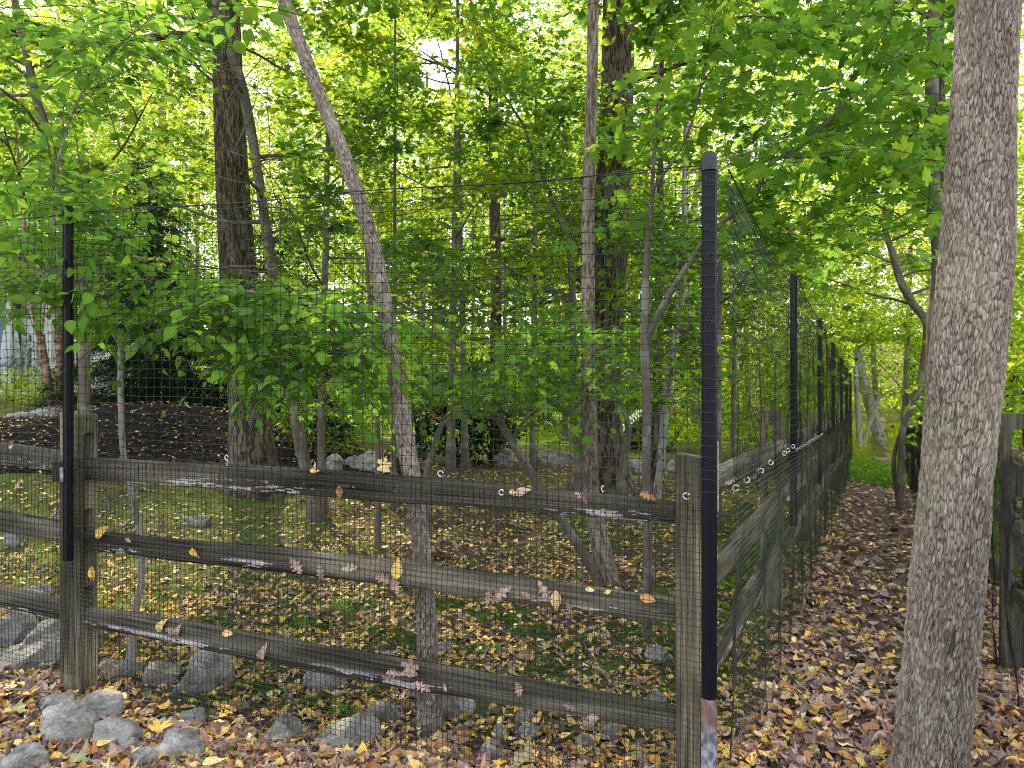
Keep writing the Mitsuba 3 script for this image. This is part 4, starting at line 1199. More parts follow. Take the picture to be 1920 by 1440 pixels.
# loose wire ends that curl back above the top rail
rg = rngs(5)
ends = []
for t in np.arange(.25, 1.5, .033):
    b = p3(fpos(t) + FN * .07, float(frail(t)) - .01)
    l = rg.uniform(.03, .055)
    ends.append([b, b + np.array([.012, .006, l * .6]), b + np.array([.03, .012, l])])
put(f'{wk}__wire_ends', strands(np.array(ends), .0009), 'black_plastic', kind='stuff')
for px, py, a in ((425, 858, .3), (426, 868, 1.2), (590, 871, 1.2), (826, 888, .2), (940, 923, .5), (1131, 917, .9), (1287, 930, .4)):
    t = 0.5
    for _ in range(30):
        q = fpos(t); t += ((px - 960) / FPX * q[1] - q[0]) / (FDIR[0] - FDIR[1] * (px - 960) / FPX)
    q = fpos(t) + FN * .09
    put(f'{wk}__ring', ring(at(px, py, q[1]), FN, .0125, .0022, a, a + 5.2, a), 'ring_white')
wk2 = thing('wire_mesh', 'black square wire mesh on the fence bay left of the left fence post', 'mesh')
put(f'{wk2}__strands', net(fpos, -2.8, -.05, FN, lin(.3, .17, -2.8, 0), lin(1.33, 1.165, -2.8, 0), .0222, .0013, .014, .078, 16, jit=.16), 'black_plastic', kind='stuff')

stop_ = lambda t: np.interp(np.asarray(t, float), np.arange(7) * STEP, np.array(STOP) - .03)
sgr = lambda t: np.interp(np.asarray(t, float), np.arange(0, 17, .5), [float(height(*(spos(q) + SN * .1), False)) for q in np.arange(0, 17, .5)])
srail = lambda t: np.interp(np.asarray(t, float), [0, 2.8, 16.8], [1.16, 1.06, sgr(16.8) + 1.2])
nk2 = thing('deer_netting', 'black square netting hanging in waves above the side fence along the path', 'netting')
put(f'{nk2}__strands', net(spos, 0, STEP * 6, SN, lambda t: srail(t) - .06, stop_, .045, .0011, .025, .125, 25, wave=.008, cz=.042, sag=.07), 'black_plastic', kind='stuff')
T = np.linspace(0, STEP * 6, 90)
wl = np.column_stack([spos(0)[0] + SDIR[0] * T + SN[0] * .125, spos(0)[1] + SDIR[1] * T + SN[1] * .125, stop_(T) + .005 - .07 * np.sin(np.pi * (T % STEP) / STEP)])
put(f'{nk2}__top_wire', strands(wl[None], .0028, 5), 'black_plastic')
wk3 = thing('wire_mesh', 'dark wavy wire mesh covering the side fence rails along the path down to the leaves', 'mesh')
put(f'{wk3}__strands', net(spos, 0, STEP * 6, SN, lambda t: sgr(t) - .03, srail, .026, .0009, .022, .135, 35, wave=.020, cz=.026, sag=.0, mr=1.3), 'grey_plastic', kind='stuff')
scene['mat_grey_plastic'] = {'type': 'twosided', 'bsdf': {'type': 'principled', 'base_color': {'type': 'rgb', 'value': [.035, .04, .037]}, 'roughness': .35, 'specular': .6}}
for px, py, t in ((1342, 915, .06), (1358, 900, .33), (1386, 883, .75), (1411, 867, 1.12), (1439, 850, 1.75), (1446, 844, 1.95), (1456, 837, 2.25)):
    q = spos(t) + SN * .13
    d = unit(np.array([.25, -1.0]))
    c = at(px, py, q[1]); c[0] = q[0] + .01
    put(f'{wk3}__ring', ring(c, d, .013, .0024, t * 7, t * 7 + 5.4), 'ring_white')
for i in range(11):
    t = 2.6 + i * .27
    q = spos(t) + SN * .135
    put(f'{wk3}__ring', ring([q[0], q[1], float(srail(t))], unit(np.array([.3, -1.0])), .011, .002, i, i + 5.4), 'ring_white')
wk4 = thing('wire_mesh', 'black mesh on the fence to the right of the large trunk', 'mesh')
rgr = lambda t: np.interp(np.asarray(t, float), np.arange(-3, 17, .5), [float(height(*(rpos(q) - SN * .09), False)) for q in np.arange(-3, 17, .5)])
put(f'{wk4}__strands', net(rpos, -2.8, 16, -SN, lambda t: rgr(t) + .02, lambda t: rgr(t) + 1.16, .026, .001, .03, .095, 45, wave=.01, cz=.026), 'black_plastic', kind='stuff')

# ------------------------------------------------------------------ stones
ico = trimesh.creation.icosphere(4)


def stone(px, py_base, w, h, label, seed, depth=None, tone=.5, green=.2, z=None, name='stone', round_=0., cat='stone'):
    rng = rngs(1000 + seed)
    d = depth
    if d is None:
        d = 3.0
        for _ in range(40):
            x = (px - 960) / FPX * d
            d = .5 * d + .5 * FPX * (CAM_H - float(height(x, d, False))) / (py_base - 720)
    x = (px - 960) / FPX * d
    W, H = .96 * w * d / FPX, .93 * h * d / FPX
    V = np.array(ico.vertices)
    for _ in range(int(rng.integers(5, 10))):
        n = unit(rng.normal(0, 1, 3)); o = rng.uniform(.52, .88) + round_
        V = V - np.maximum(0, V @ n - o)[:, None] * n
    V = V * (1 + .34 * (meshkit.fbm(V * 1.6 + seed, 3, seed) - .5)[:, None] + .10 * (meshkit.fbm(V * 6 + seed, 3, seed) - .5)[:, None])
    V = V - (V.max(0) + V.min(0)) / 2
    V = V / (V.max(0) - V.min(0)) * [W, W * rng.uniform(.7, 1.0), H * 1.45]
    a = rng.uniform(0, .5)
    V = V @ np.array([[math.cos(a), math.sin(a), 0], [-math.sin(a), math.cos(a), 0], [0, 0, 1]])
    g = float(height(x, d)) if z is None else z
    V = V + [x, d + W * .35, g + H * 1.45 / 2 - H * .52]
    key = thing(name, label, cat)
    scene[key] = mikit.ply((V, np.array(ico.faces)), 'mat_stone', True, uv=np.tile([[tone, green]], (len(V), 1)))
    return key


ST = [(112, 1396, 102, 92, 'pale grey-white rounded boulder in front of the left fence post, streaked with veins', .75, .1),
      (203, 1405, 96, 62, 'grey wedge-shaped stone pointing right below the left fence post', .4, .5),
      (326, 1432, 92, 62, 'bluish grey block with white streaks at the lower left', .6, .0),
      (172, 1348, 96, 48, 'brown-grey flat stone against the foot of the left fence post', .25, .4),
      (92, 1342, 64, 36, 'slate grey flat stone behind the pale boulder', .3, .1),
      (30, 1452, 88, 62, 'grey stone in the bottom left corner of the picture', .5, .1),
      (18, 1264, 100, 52, 'light grey cracked stone at the left edge in front of the mesh', .65, .1),
      (70, 1250, 175, 84, 'large dark grey boulder behind the mesh left of the left fence post', .12, .0),
      (12, 1222, 90, 72, 'big grey boulder at the left edge behind the mesh', .35, .2),
      (214, 1278, 92, 40, 'flat grey slab just right of the left fence post', .35, .5),
      (350, 1300, 88, 58, 'brown-grey blocky stone at the foot of the pale sapling', .25, .7),
      (296, 1282, 74, 50, 'flat mossy grey stone between the sapling and the blocky stone', .3, .8),
      (384, 1284, 92, 84, 'pale rounded stone right of the pale sapling under the lowest rail', .55, .4),
      (602, 1300, 84, 70, 'pale triangular block under the lowest rail', .6, .2),
      (524, 1396, 76, 60, 'grey-green angular stone in front of the fence between two leaf piles', .35, .8),
      (648, 1412, 136, 52, 'long low grey-green stone at the bottom of the mesh', .3, .9),
      (716, 1366, 66, 48, 'grey-green stone left of the foot of the leaning trunk', .35, .8),
      (858, 1358, 70, 62, 'pale grey block just right of the foot of the leaning trunk', .6, .4),
      (922, 1446, 52, 48, 'pale speckled rounded stone at the bottom centre', .7, .1),
      (938, 1398, 36, 26, 'small grey stone above the pale speckled stone', .45, .3),
      (984, 1376, 42, 34, 'small dark green-grey stone under the lowest rail', .25, .8),
      (990, 1408, 44, 36, 'small grey stone right of the pale speckled stone', .4, .4),
      (1098, 1420, 40, 34, 'small bluish stone at the bottom right of the front fence', .35, .1),
      (1150, 1396, 40, 30, 'small slate stone near the corner post', .3, .2),
      (1235, 1345, 46, 50, 'dark grey stone beside the corner wooden post', .2, .5),
      (356, 1350, 48, 40, 'bluish stone with a reddish leaf stalk beside it', .35, .1),
      (352, 1384, 44, 26, 'small stone above the bluish grey block', .4, .3),
      (240, 1412, 40, 34, 'small grey stone between the wedge stone and the bluish block', .45, .3),
      (262, 1452, 56, 40, 'brown-grey stone at the bottom edge left of the bluish block', .3, .4),
      (1648, 1062, 30, 18, 'dark stone on the path, upper one', .1, .3), (1695, 1080, 34, 20, 'dark stone on the path touching the large trunk', .1, .3),
      (1655, 1128, 32, 18, 'dark stone on the path, lower one', .1, .3), (1858, 1262, 46, 22, 'grey stone between the large trunk and the right fence post', .3, .6),
      (726, 1240, 44, 18, 'flat grey stone on the moss left of the leaning trunk', .4, .4), (836, 1226, 40, 22, 'grey stone on the moss right of the leaning trunk', .5, .3),
      (1240, 1250, 60, 36, 'pale fallen log-like stone left of the corner post', .5, .4), (1272, 1140, 30, 20, 'small grey stone behind the corner post', .4, .4)]
for i, (px, py, w, h, lab, tone, green) in enumerate(ST):
    stone(px, py, w, h, lab, i, tone=tone, green=green)
for i, (px, py, w, h, d, lab, tone) in enumerate([(622, 842, 40, 46, 10.5, 'pale boulder right of the slim dark trunk', .8), (686, 856, 72, 44, 10.8, 'rounded grey boulder left of the leaning trunk', .55), (655, 846, 40, 30, 11, 'dark boulder between the pale and the rounded boulder', .25),
        (770, 812, 60, 34, 14, 'grey boulder behind the leaning trunk', .5), (944, 882, 44, 34, 13.5, 'leftmost grey boulder of the row along the lawn', .5), (985, 880, 36, 26, 13.6, 'grey boulder in the row along the lawn, second from left', .4),
        (1014, 872, 46, 30, 14.2, 'pale boulder in the row along the lawn behind the thin pale trunk', .6), (1044, 882, 40, 26, 13.8, 'low grey boulder in the row left of the dark curved trunk', .45), (1030, 852, 34, 22, 15.5, 'brownish boulder behind the row along the lawn', .35),
        (1062, 868, 30, 24, 14.6, 'dark boulder at the right end of the row along the lawn', .3), (1196, 880, 44, 32, 12.6, 'grey boulder right of the broad flared trunk', .5), (1226, 900, 26, 26, 11, 'white-edged boulder at the foot of the brown trunk', .8),
        (1268, 876, 40, 30, 13, 'pale grey boulder left of the corner post', .6), (325, 770, 64, 30, 15.8, 'long boulder on the patio edge behind the mulch mound', .45), (78, 786, 84, 28, 13.4, 'low flat boulder beside the slanting birch', .45), (24, 786, 60, 22, 13.4, 'low boulder at the left edge beside the yellow-green shrubs', .5),
        (20, 905, 46, 40, 6.6, 'dark stone behind the top rail at the left edge', .1), (98, 898, 30, 26, 7.4, 'grey stone left of the left fence post behind the mesh', .4), (60, 1045, 60, 26, 5.2, 'grey stone half sunk in the grass at the left', .4), (66, 1068, 44, 26, 4.9, 'pale stone half sunk in the grass at the left', .5), (365, 958, 50, 20, 7.6, 'flat stone in the grass behind the top rail', .4)]):
    stone(px, py, w, h, lab, 200 + i, depth=d, tone=tone, green=.4, name='boulder', cat='boulder')

# ------------------------------------------------------------------ fallen leaves
def curl(tpl, a, b, c):
    V, F = tpl
    V = V.copy()
    V[:, 2] += a * V[:, 0] ** 2 * 2 + b * (V[:, 1] - .45) ** 2 * 1.4 + c * V[:, 0] * (V[:, 1] - .4) * 2
    V[:, 0] *= 1 - .25 * abs(a)
    return V, F


FT = {}
for nm, tpl in (('ov', OV_HI), ('ma', MA_MID), ('oak', OAK)):
    for i, (a, b, c) in enumerate(((.5, .4, .3), (-.6, -.4, .5), (.95, -.4, -.5), (.3, .8, .6))):
        FT[nm + str(i)] = curl(tpl, a, b, c)
MAH = curl(MA_HI, .4, .5, .3)


def litter():
    rng = rngs(900)
    N = 78000
    d = 2.75 + (17 - 2.75) * rng.random(N) ** 1.75
    px = rng.uniform(-140, 2060, N)
    x = np.concatenate([(px - 960) / FPX * d, rng.uniform(-5.5, 4, 11000), rng.uniform(-7, -2, 4000)])
    y = d = np.concatenate([d, rng.uniform(-.5, 2.9, 11000), rng.uniform(2.2, 6, 4000)])
    N = len(x)
    s = (x - CORNER[0]) - .47 * (y - 2.8)
    tf = (x - LEFTP[0]) / FDIR[0]
    front = (y < LEFTP[1] + FDIR[1] * tf) & (s < .1)
    path = s >= .1
    inside = ~front & ~path
    mound = ((x + 6.2) / 5.2) ** 2 + ((y - 11.6) / 3.0) ** 2 < 1
    big = nse(x * 1.1, y * 1.1, 0, 6)
    keep = rng.random(N) < np.where(front, 1.0, np.where(path, np.where(np.abs(s - .82) < .4, .5, .85) * sm(17.5, 14, y), np.where(mound, .34, (.40 + .55 * big) * sm(18, 10, y) * np.where(x < -2.2, .55, 1))))
    keep &= ~(rng.random(N) > 1.05 - .25 * sm(4, 3, d))
    x, y, s, front, path, inside, mound = (a[keep] for a in (x, y, s, front, path, inside, mound))
    n = len(x)
    r = rng.random(n)
    under = np.where(front, .68, np.where(path, .72, np.where(mound, .25, .44)))
    U = np.where(r < under, .46 * rng.random(n) ** np.where(path, .95, 1.3), np.where(r < under + .09, rng.uniform(.50, .66, n), np.clip(rng.normal(.84, .08, n), .66, .97)))
    dead = r < under
    U = np.where(rng.random(n) < .006, 1.0, U)
    B = np.clip(rng.normal(.5, .27, n) + .14 * path, .0, 1.1)
    S = np.where(dead, .026 + .095 * rng.random(n) ** 1.7, .03 + .05 * rng.random(n)) * np.where(inside, .82, 1)
    kind = np.where(dead, np.where(rng.random(n) < .45, 2, np.where(rng.random(n) < .5, 1, 0)), np.where(rng.random(n) < .08, 1, 0))
    bigl = front & dead & (rng.random(n) < .05)
    S = np.where(bigl, rng.uniform(.10, .14, n), S); kind = np.where(bigl, rng.choice([1, 2], n), kind); U = np.where(bigl, rng.choice([.2, .28, .36, .5, .56], n), U)
    var = rng.integers(0, 4, n)
    az = rng.uniform(0, 2 * np.pi, n)
    tl = np.where(dead, .27, .25)
    ax = np.stack([np.cos(az), np.sin(az), rng.normal(0, .22, n)], -1)
    nz = np.array([0, 0, 1.0]) + rng.normal(0, 1, (n, 3)) * tl[:, None]
    R = frames(ax, nz)
    z = height(x, y) + np.where(dead, rng.uniform(.004, .022, n), rng.uniform(.012, .034, n)) + .022 * path + .055 * mound
    P = np.stack([x, y, z], -1) - R[:, :, 1] * (S * .45)[:, None]
    px = to_px(np.maximum(P, [-1e9, .2, -1e9]))
    score = S / np.maximum(y, 2.5) * (y > 2.6) * (.4 + np.abs(R[:, 2, 2])) * ((px[:, 0] > 10) & (px[:, 0] < 1900) & (px[:, 1] < 1430)) * np.where(dead, .8, 1.15)
    # leaves hidden behind the big trunk or the near posts are not picked
    score *= ~((px[:, 0] > 1640 + .0 * px[:, 1]) & (px[:, 0] < 1850)) * ~((px[:, 0] > 1255) & (px[:, 0] < 1350)) * ~((px[:, 0] > 105) & (px[:, 0] < 195))
    pick = np.argsort(-score, kind='stable')[:300]
    zone = np.where(front, 0, np.where(path, 1, 2))
    ZN = ('before the front fence', 'on the path', 'behind the front fence')
    names = list(('ov', 'ma', 'oak'))
    CN = lambda u: 'dark brown' if u < .2 else 'pinkish brown' if u < .36 else 'tan' if u < .5 else 'orange' if u < .68 else 'golden yellow' if u < .88 else 'pale yellow' if u < .985 else 'green'
    SH = ('oval', 'lobed', 'wavy-edged')
    LM = [('the left fence post', 150, 1300), ('the pale boulder', 112, 1390), ('the wedge stone', 203, 1400), ('the bluish block', 326, 1430), ('the pale sapling', 243, 1285), ('the pale triangular block', 602, 1300),
          ('the angular grey-green stone', 524, 1395), ('the long low stone', 648, 1410), ('the leaning trunk', 803, 1375), ('the pale speckled stone', 922, 1440), ('the corner post', 1290, 1440), ('the small slate stone', 1150, 1396),
          ('the maple sapling', 1213, 1208), ('the slender central trunk', 1142, 1098), ('the long dark stick', 1540, 1398), ('the netting at the bottom', 1400, 1380), ('the large trunk foot', 1690, 1400), ('the second fence post', 1455, 1190),
          ('the path stones', 1655, 1110), ('the right fence post', 1880, 1290), ('the lower right corner', 1880, 1420), ('the left picture edge', 20, 1330), ('the middle of the path', 1570, 1250), ('the small bottom stones', 985, 1395), ('the bottom left corner', 60, 1440), ('the bottom edge at centre left', 760, 1430), ('the bottom edge right of centre', 1120, 1440)]
    LD = np.array([(b, c) for a, b, c in LM], float)
    for i in pick:
        lm = LM[int(np.argmin(((LD - px[i]) ** 2).sum(1)))][0]
        nm = names[kind[i]] + str(var[i])
        uq = np.round(U[i] * 14) / 14
        lab = f'{CN(uq)} {SH[kind[i]]} fallen leaf {ZN[zone[i]]}, nearest {lm}'
        dct = proto(nm, FT[nm], uq, np.round(B[i] * 5) / 5, 'fallen')
        put('fallen_leaf', {**dct, 'to_world': mat(P[i], R[i], S[i])}, None, label=lab, category='leaf', group=f'{CN(uq)} {SH[kind[i]]} leaves nearest {lm}')
    rest = np.ones(n, bool); rest[pick] = False
    parts = []
    near = y < 6.5
    LOW = {0: OV_MID, 1: MA_LO, 2: OV_MID}
    for k in range(3):
        for v in range(4):
            m = rest & (kind == k) & (var == v) & near
            parts.append(leaf_mesh(P[m], R[m], S[m], U[m], B[m], FT[names[k] + str(v)]))
        m = rest & (kind == k) & ~near
        parts.append(leaf_mesh(P[m], R[m], S[m], U[m], B[m], curl(LOW[k], .4, .3, .2)))
    put_uv('leaf_litter', join(parts), 'fallen', False, label='thick scatter of brown and yellow fallen leaves on the ground', category='leaf litter', kind='stuff')


litter()


def tpos(px):
    t = .5
    for _ in range(30):
        q = fpos(t); t += ((px - 960) / FPX * q[1] - q[0]) / (FDIR[0] - FDIR[1] * (px - 960) / FPX)
    return t


def rail_leaf(px, py, wpx, tpl, u, b, label, roll=0., off=.055, lean=.5):
    q = fpos(tpos(px)) + FN * off
    c = at(px, py, q[1])
    S = wpx * q[1] / FPX
    up = np.array([0, 0, 1.0]); X = np.array([FDIR[0], FDIR[1], 0]); N = np.array([FN[0], FN[1], 0])
    ax = up * math.cos(roll) + X * math.sin(roll) + N * .1
    R = frames(ax, N + up * lean + X * .15)
    P = c - R[:, 1] * S * .45
    dct = proto(f'rl{tpl}', FT[tpl] if tpl in FT else MAH, u, b, 'fallen')
    put('fallen_leaf', {**dct, 'to_world': mat(P, R, S)}, None, label=label, category='leaf')


for a in ((722, 872, 36, 'mah', .88, .75, 'yellow maple leaf caught in the netting above the top rail', .2, .1), (637, 922, 26, 'ov0', .58, .9, 'small orange leaf stuck on the mesh in front of the top rail', 3.1, .085),
          (977, 921, 34, 'ov1', .42, .7, 'tan crumpled leaf on the right half of the top rail', 1.2), (962, 924, 20, 'ov0', .86, .7, 'small yellow leaf beside the tan crumpled leaf on the top rail', 2),
          (1088, 931, 34, 'oak2', .25, .7, 'reddish brown dry leaf on the top rail left of the corner', 2.2), (1212, 928, 36, 'oak1', .58, .5, 'rust-coloured narrow leaf on the top rail near the corner post', 1.9), (590, 883, 22, 'ov0', .8, .8, 'yellow leaf lying on top of the top rail beside a white ring', 1.5),
          (22, 838, 14, 'ov3', .45, .8, 'small tan leaf on the top rail at the left edge', 1.), (192, 998, 40, 'ov0', .82, .65, 'golden leaf on the middle rail next to the left fence post', .9), (170, 1075, 30, 'ov1', .78, .7, 'golden leaf hanging in the mesh on the left fence post', 3.1, .1),
          (240, 1013, 16, 'oak0', .35, .8, 'small pinkish leaf on the middle rail right of the golden one', 2), (363, 1036, 26, 'ov2', .82, .75, 'yellow leaf on the pale flaked part of the middle rail', 2.2), (555, 1060, 40, 'oak3', .3, .85, 'pinkish brown lobed leaf on the middle rail', 2.4),
          (600, 1072, 34, 'oak1', .3, .6, 'brown curled leaf on the middle rail right of the lobed one', 3), (655, 1066, 36, 'oak0', .45, .7, 'orange-brown curled leaf on the middle rail', 1.4), (746, 1066, 44, 'ov0', .84, .85, 'bright yellow leaf upright on the middle rail', 0.1),
          (718, 1086, 46, 'oak2', .28, .75, 'grey-pink withered leaf left of the bright yellow leaf on the middle rail', 1.8), (742, 1096, 36, 'oak3', .33, .7, 'withered leaf below the bright yellow leaf on the middle rail', 2.8), (935, 1116, 50, 'oak1', .36, .7, 'large tan-brown leaf cluster in the middle of the middle rail', .8),
          (916, 1120, 36, 'oak0', .25, .8, 'greyish leaf left of the tan-brown cluster on the middle rail', .2), (1022, 1112, 46, 'oak2', .36, .8, 'long brown leaf on the middle rail pointing up', -.5), (1042, 1126, 42, 'ov1', .9, .6, 'tan-yellow oval leaf hanging down on the middle rail', 3.1),
          (1066, 1137, 24, 'oak3', .2, .7, 'small dark leaf right of the tan-yellow oval leaf', 2.7), (986, 1115, 24, 'oak1', .33, .6, 'small brown leaf between the clusters on the middle rail', 2), (1106, 1106, 20, 'ov0', .92, .75, 'pale yellow leaf on top of the middle rail', 1.6), (1140, 1110, 16, 'ov3', .86, .8, 'small yellow leaf on top of the middle rail near the sapling', 1.2),
          (1214, 1123, 34, 'ov0', .66, .75, 'orange-tan leaf on top of the middle rail at the maple sapling', 1.7), (298, 1174, 36, 'ov1', .88, .65, 'yellow leaf on the lowest rail, leftmost', .7), (322, 1183, 32, 'oak0', .3, .6, 'pinkish crumpled leaf on the lowest rail', 1.7), (333, 1184, 26, 'ov2', .42, .8, 'tan rounded leaf on the lowest rail beside the crumpled one', .2),
          (427, 1188, 26, 'ov0', .88, .8, 'pale yellow leaf on top of the lowest rail', 1.5), (492, 1226, 36, 'ov2', .4, .75, 'tan leaf standing upright against the lowest rail', .2), (770, 1252, 44, 'mah', .3, .95, 'pale pink star-shaped leaf on the lowest rail', .1), (735, 1262, 36, 'oak2', .4, .7, 'orange-brown leaf left of the star-shaped leaf on the lowest rail', 1.5),
          (788, 1286, 36, 'oak1', .32, 1.0, 'whitish withered leaf under the star-shaped leaf', 1.9), (972, 1290, 30, 'oak3', .3, 1.0, 'pale withered leaf in the middle of the lowest rail', 2.9), (834, 1288, 18, 'oak0', .45, .6, 'small brown leaf on the lowest rail right of the trunk', 2.8), (1068, 1325, 36, 'oak2', .2, .6, 'dark dried leaf on the right part of the lowest rail', 1.7), (1112, 1346, 26, 'ov3', .3, .8, 'pinkish rounded leaf under the right part of the lowest rail', 1.5)):
    rail_leaf(a[0], a[1], a[2] * .95, a[3], a[4], a[5], a[6], a[7], a[8] if len(a) > 8 else .052)


def leaf_on(px, py, wpx, tpl, u, b, label, az, tilt=.2, lift=.045):
    d = 3.0
    for _ in range(40):
        x = (px - 960) / FPX * d
        d = .5 * d + .5 * FPX * (CAM_H - float(height(x, d)) - lift) / (py - 720)
    S = wpx * d / FPX
    ax = np.array([math.cos(az), math.sin(az), .12])
    R = frames(ax, np.array([.1, -tilt, 1.0]))
    c = at(px, py, d)
    dct = proto(f'lo{tpl}', FT[tpl] if tpl in FT else MAH, u, b, 'fallen')
    put('fallen_leaf', {**dct, 'to_world': mat(c - R[:, 1] * S * .45, R, S)}, None, label=label, category='leaf')


for a in ((66, 1402, 60, 'oak1', .34, .55, 'reddish-brown oak leaf at the lower left beside the pale boulder', 1.8), (168, 1412, 58, 'oak2', .58, .75, 'rusty orange lobed leaf in front of the wedge-shaped stone', .7), (196, 1394, 34, 'ov0', .84, .85, 'bright yellow oval leaf in front of the wedge-shaped stone', .9),
          (106, 1420, 34, 'ov2', .82, .85, 'round golden leaf at the lower left below the pale boulder', .5), (300, 1363, 46, 'mah', .83, .9, 'bright yellow lobed leaf above the bluish block', 1.2), (306, 1326, 38, 'ov3', .74, .9, 'deep yellow folded leaf above the bluish block', 1.5), (205, 1300, 38, 'ov0', .9, .7, 'tan-yellow round leaf right of the left post foot', .2),
          (228, 1302, 36, 'ov1', .35, .9, 'pink leaf beside the flat grey slab', 2.6), (150, 1425, 56, 'ma2', .98, .5, 'green fallen leaf at the bottom left', .3), (990, 1425, 66, 'ma2', .97, .55, 'large half-green leaf at the bottom centre', .4), (1655, 1414, 40, 'ov0', .8, .7, 'orange-yellow leaf touching the large trunk at the bottom', .2),
          (1580, 1336, 46, 'ma1', .82, .75, 'golden lobed leaf in the middle of the path', .3), (1445, 1290, 50, 'ov0', .92, .85, 'pale yellow oval leaf on the path near the mesh', .1), (1870, 1360, 40, 'ov1', .76, .7, 'yellow leaf below the right fence post', 1.2), (1435, 1420, 60, 'ov3', .88, .8, 'long pale yellow leaf at the bottom of the path', .5), (400, 1430, 44, 'ov0', .9, .85, 'pale yellow leaf at the bottom right of the bluish block', .6)):
    leaf_on(*a)

# ------------------------------------------------------------------ twigs, grass, weeds


def twig(pxs, r, label, lift=.03):
    P = []
    for px, py in pxs:
        d = 3.0
        for _ in range(40):
            x = (px - 960) / FPX * d
            d = .5 * d + .5 * FPX * (CAM_H - float(height(x, d)) - lift) / (py - 720)
        P.append(at(px, py, d))
    Q = catmull(np.array(P), 24)
    put_uv(thing('twig', label, 'twig'), tube(Q, np.linspace(r, r * .5, 24), 6), 'bark_smooth')


twig([(1390, 1318), (1440, 1335), (1500, 1368), (1540, 1398), (1600, 1420), (1668, 1436)], .010, 'long dark stick lying across the lower part of the path')
twig([(-10, 1262), (40, 1272), (110, 1282), (170, 1292)], .006, 'pale thin branch lying on the leaves left of the left fence post')
twig([(-10, 1290), (80, 1296), (180, 1306), (300, 1316)], .004, 'thin curved twig passing the foot of the left fence post')
twig([(-10, 1360), (30, 1356), (60, 1350)], .004, 'short pale twig at the left edge')
twig([(1088, 1190), (1105, 1225), (1130, 1250)], .003, 'thin pale stem curving down onto the moss near the corner')
twig([(830, 1415), (880, 1428), (900, 1440)], .007, 'dark stick at the bottom centre')
twig([(1640, 1300), (1600, 1250), (1590, 1230)], .004, 'short twig in the middle of the path')
twig([(1210, 1190), (1240, 1215), (1270, 1250)], .005, 'grey twig beside the corner post')
twig([(590, 1425), (640, 1400), (665, 1395)], .004, 'pale curved twig over the long low stone')


def blades(key, label, pts, hmin, hmax, w, seed, bsdf='leaf', u=.4, us=.06, cat='grass'):
    rng = rngs(seed)
    n = len(pts)
    az = rng.uniform(0, 6.28, n)
    h = rng.uniform(hmin, hmax, n)
    X = np.stack([np.cos(az), np.sin(az), 0 * az], -1) * w
    ln = rng.normal(0, .45, (n, 2)) * h[:, None]
    tip = pts + np.column_stack([ln, h])
    mid = pts + np.column_stack([ln * .35, h * .6])
    V = np.stack([pts - X / 2, pts + X / 2, mid + X * .35, mid - X * .35, tip], 1).reshape(-1, 3)
    F = (np.array([(0, 1, 2), (0, 2, 3), (3, 2, 4)])[None] + 5 * np.arange(n)[:, None, None]).reshape(-1, 3)
    U = np.clip(rng.normal(u, us, n), 0, 1)
    UV = np.repeat(np.stack([U, rng.uniform(.3, .8, n)], -1), 5, 0)
    put_uv(key, (V, F, UV), bsdf, False, label=label, category=cat, kind='stuff')


rg = rngs(950)
d = 3.2 + 9 * rg.random(52000) ** 1.3
px = rg.uniform(-60, 1330, len(d))
x = (px - 960) / FPX * d
tf = (x - LEFTP[0]) / FDIR[0]
mm = (d > LEFTP[1] + FDIR[1] * tf + .1) & ((x - CORNER[0]) - .47 * (d - 2.8) < -.15)
mm &= nse(x * 1.6, d * 1.6, 2, 3) + .35 * sm(-.3, -2.5, x) + .25 * sm(6.5, 8, d) > rg.uniform(.5, .95, len(d))
mm &= ~(((x + 6.2) / 5.0) ** 2 + ((d - 11.6) / 2.8) ** 2 < 1)
x, y = x[mm], d[mm]
blades('grass', 'short sparse grass and moss growing between the fallen leaves behind the front fence', np.stack([x, y, height(x, y)], -1), .012, .05, .004, 951, u=.36)
MOSS = [(392, 1312, .10), (535, 1325, .09), (600, 1310, .11), (640, 1332, .08), (500, 1290, .06), (250, 1218, .09), (460, 1282, .07), (745, 1262, .06), (700, 1185, .14), (880, 1215, .13), (760, 1200, .12), (1000, 1180, .16), (1085, 1210, .14), (930, 1160, .15), (570, 1170, .14), (400, 1170, .13),
        (1240, 1235, .10), (1180, 1185, .13), (820, 1130, .18), (1030, 1245, .10), (660, 1130, .16), (330, 1215, .07), (30, 1168, .12), (85, 1158, .10), (100, 1264, .05), (700, 1300, .07), (1265, 1210, .1)]
pts = []
for px_, py_, r_ in MOSS:
    d_ = 3.0
    for _ in range(40):
        x_ = (px_ - 960) / FPX * d_
        d_ = .5 * d_ + .5 * FPX * (CAM_H - float(height(x_, d_)) - .02) / (py_ - 720)
    m_ = int(95000 * r_ * r_)
    a_, q_ = rg.uniform(0, 6.28, m_), r_ * np.sqrt(rg.random(m_))
    q_ = q_ * (.6 + .8 * nse(np.cos(a_) * 2 + px_, np.sin(a_) * 2 + py_, 0, 2))
    X_, Y_ = x_ + q_ * np.cos(a_) * 1.25, d_ + q_ * np.sin(a_)
    pts.append(np.stack([X_, Y_, height(X_, Y_) + .028 * (1 - (q_ / r_ / 1.2) ** 2)], -1))
blades('moss', 'cushions of dark green moss between the stones and fallen leaves', np.vstack(pts), .005, .016, .004, 954, u=.27, us=.05, cat='moss')
d = rg.uniform(20, 27, 26000); px = rg.uniform(640, 1480, len(d)); x = (px - 960) / FPX * d
blades('lawn_grass', 'bright sunlit lawn grass behind the row of stones', np.stack([x, d, height(x, d) + .03], -1), .05, .14, .018, 952, u=.5)
d = rg.uniform(19, 30, 16000); px = rg.uniform(1585, 1760, len(d)); x = (px - 960) / FPX * d
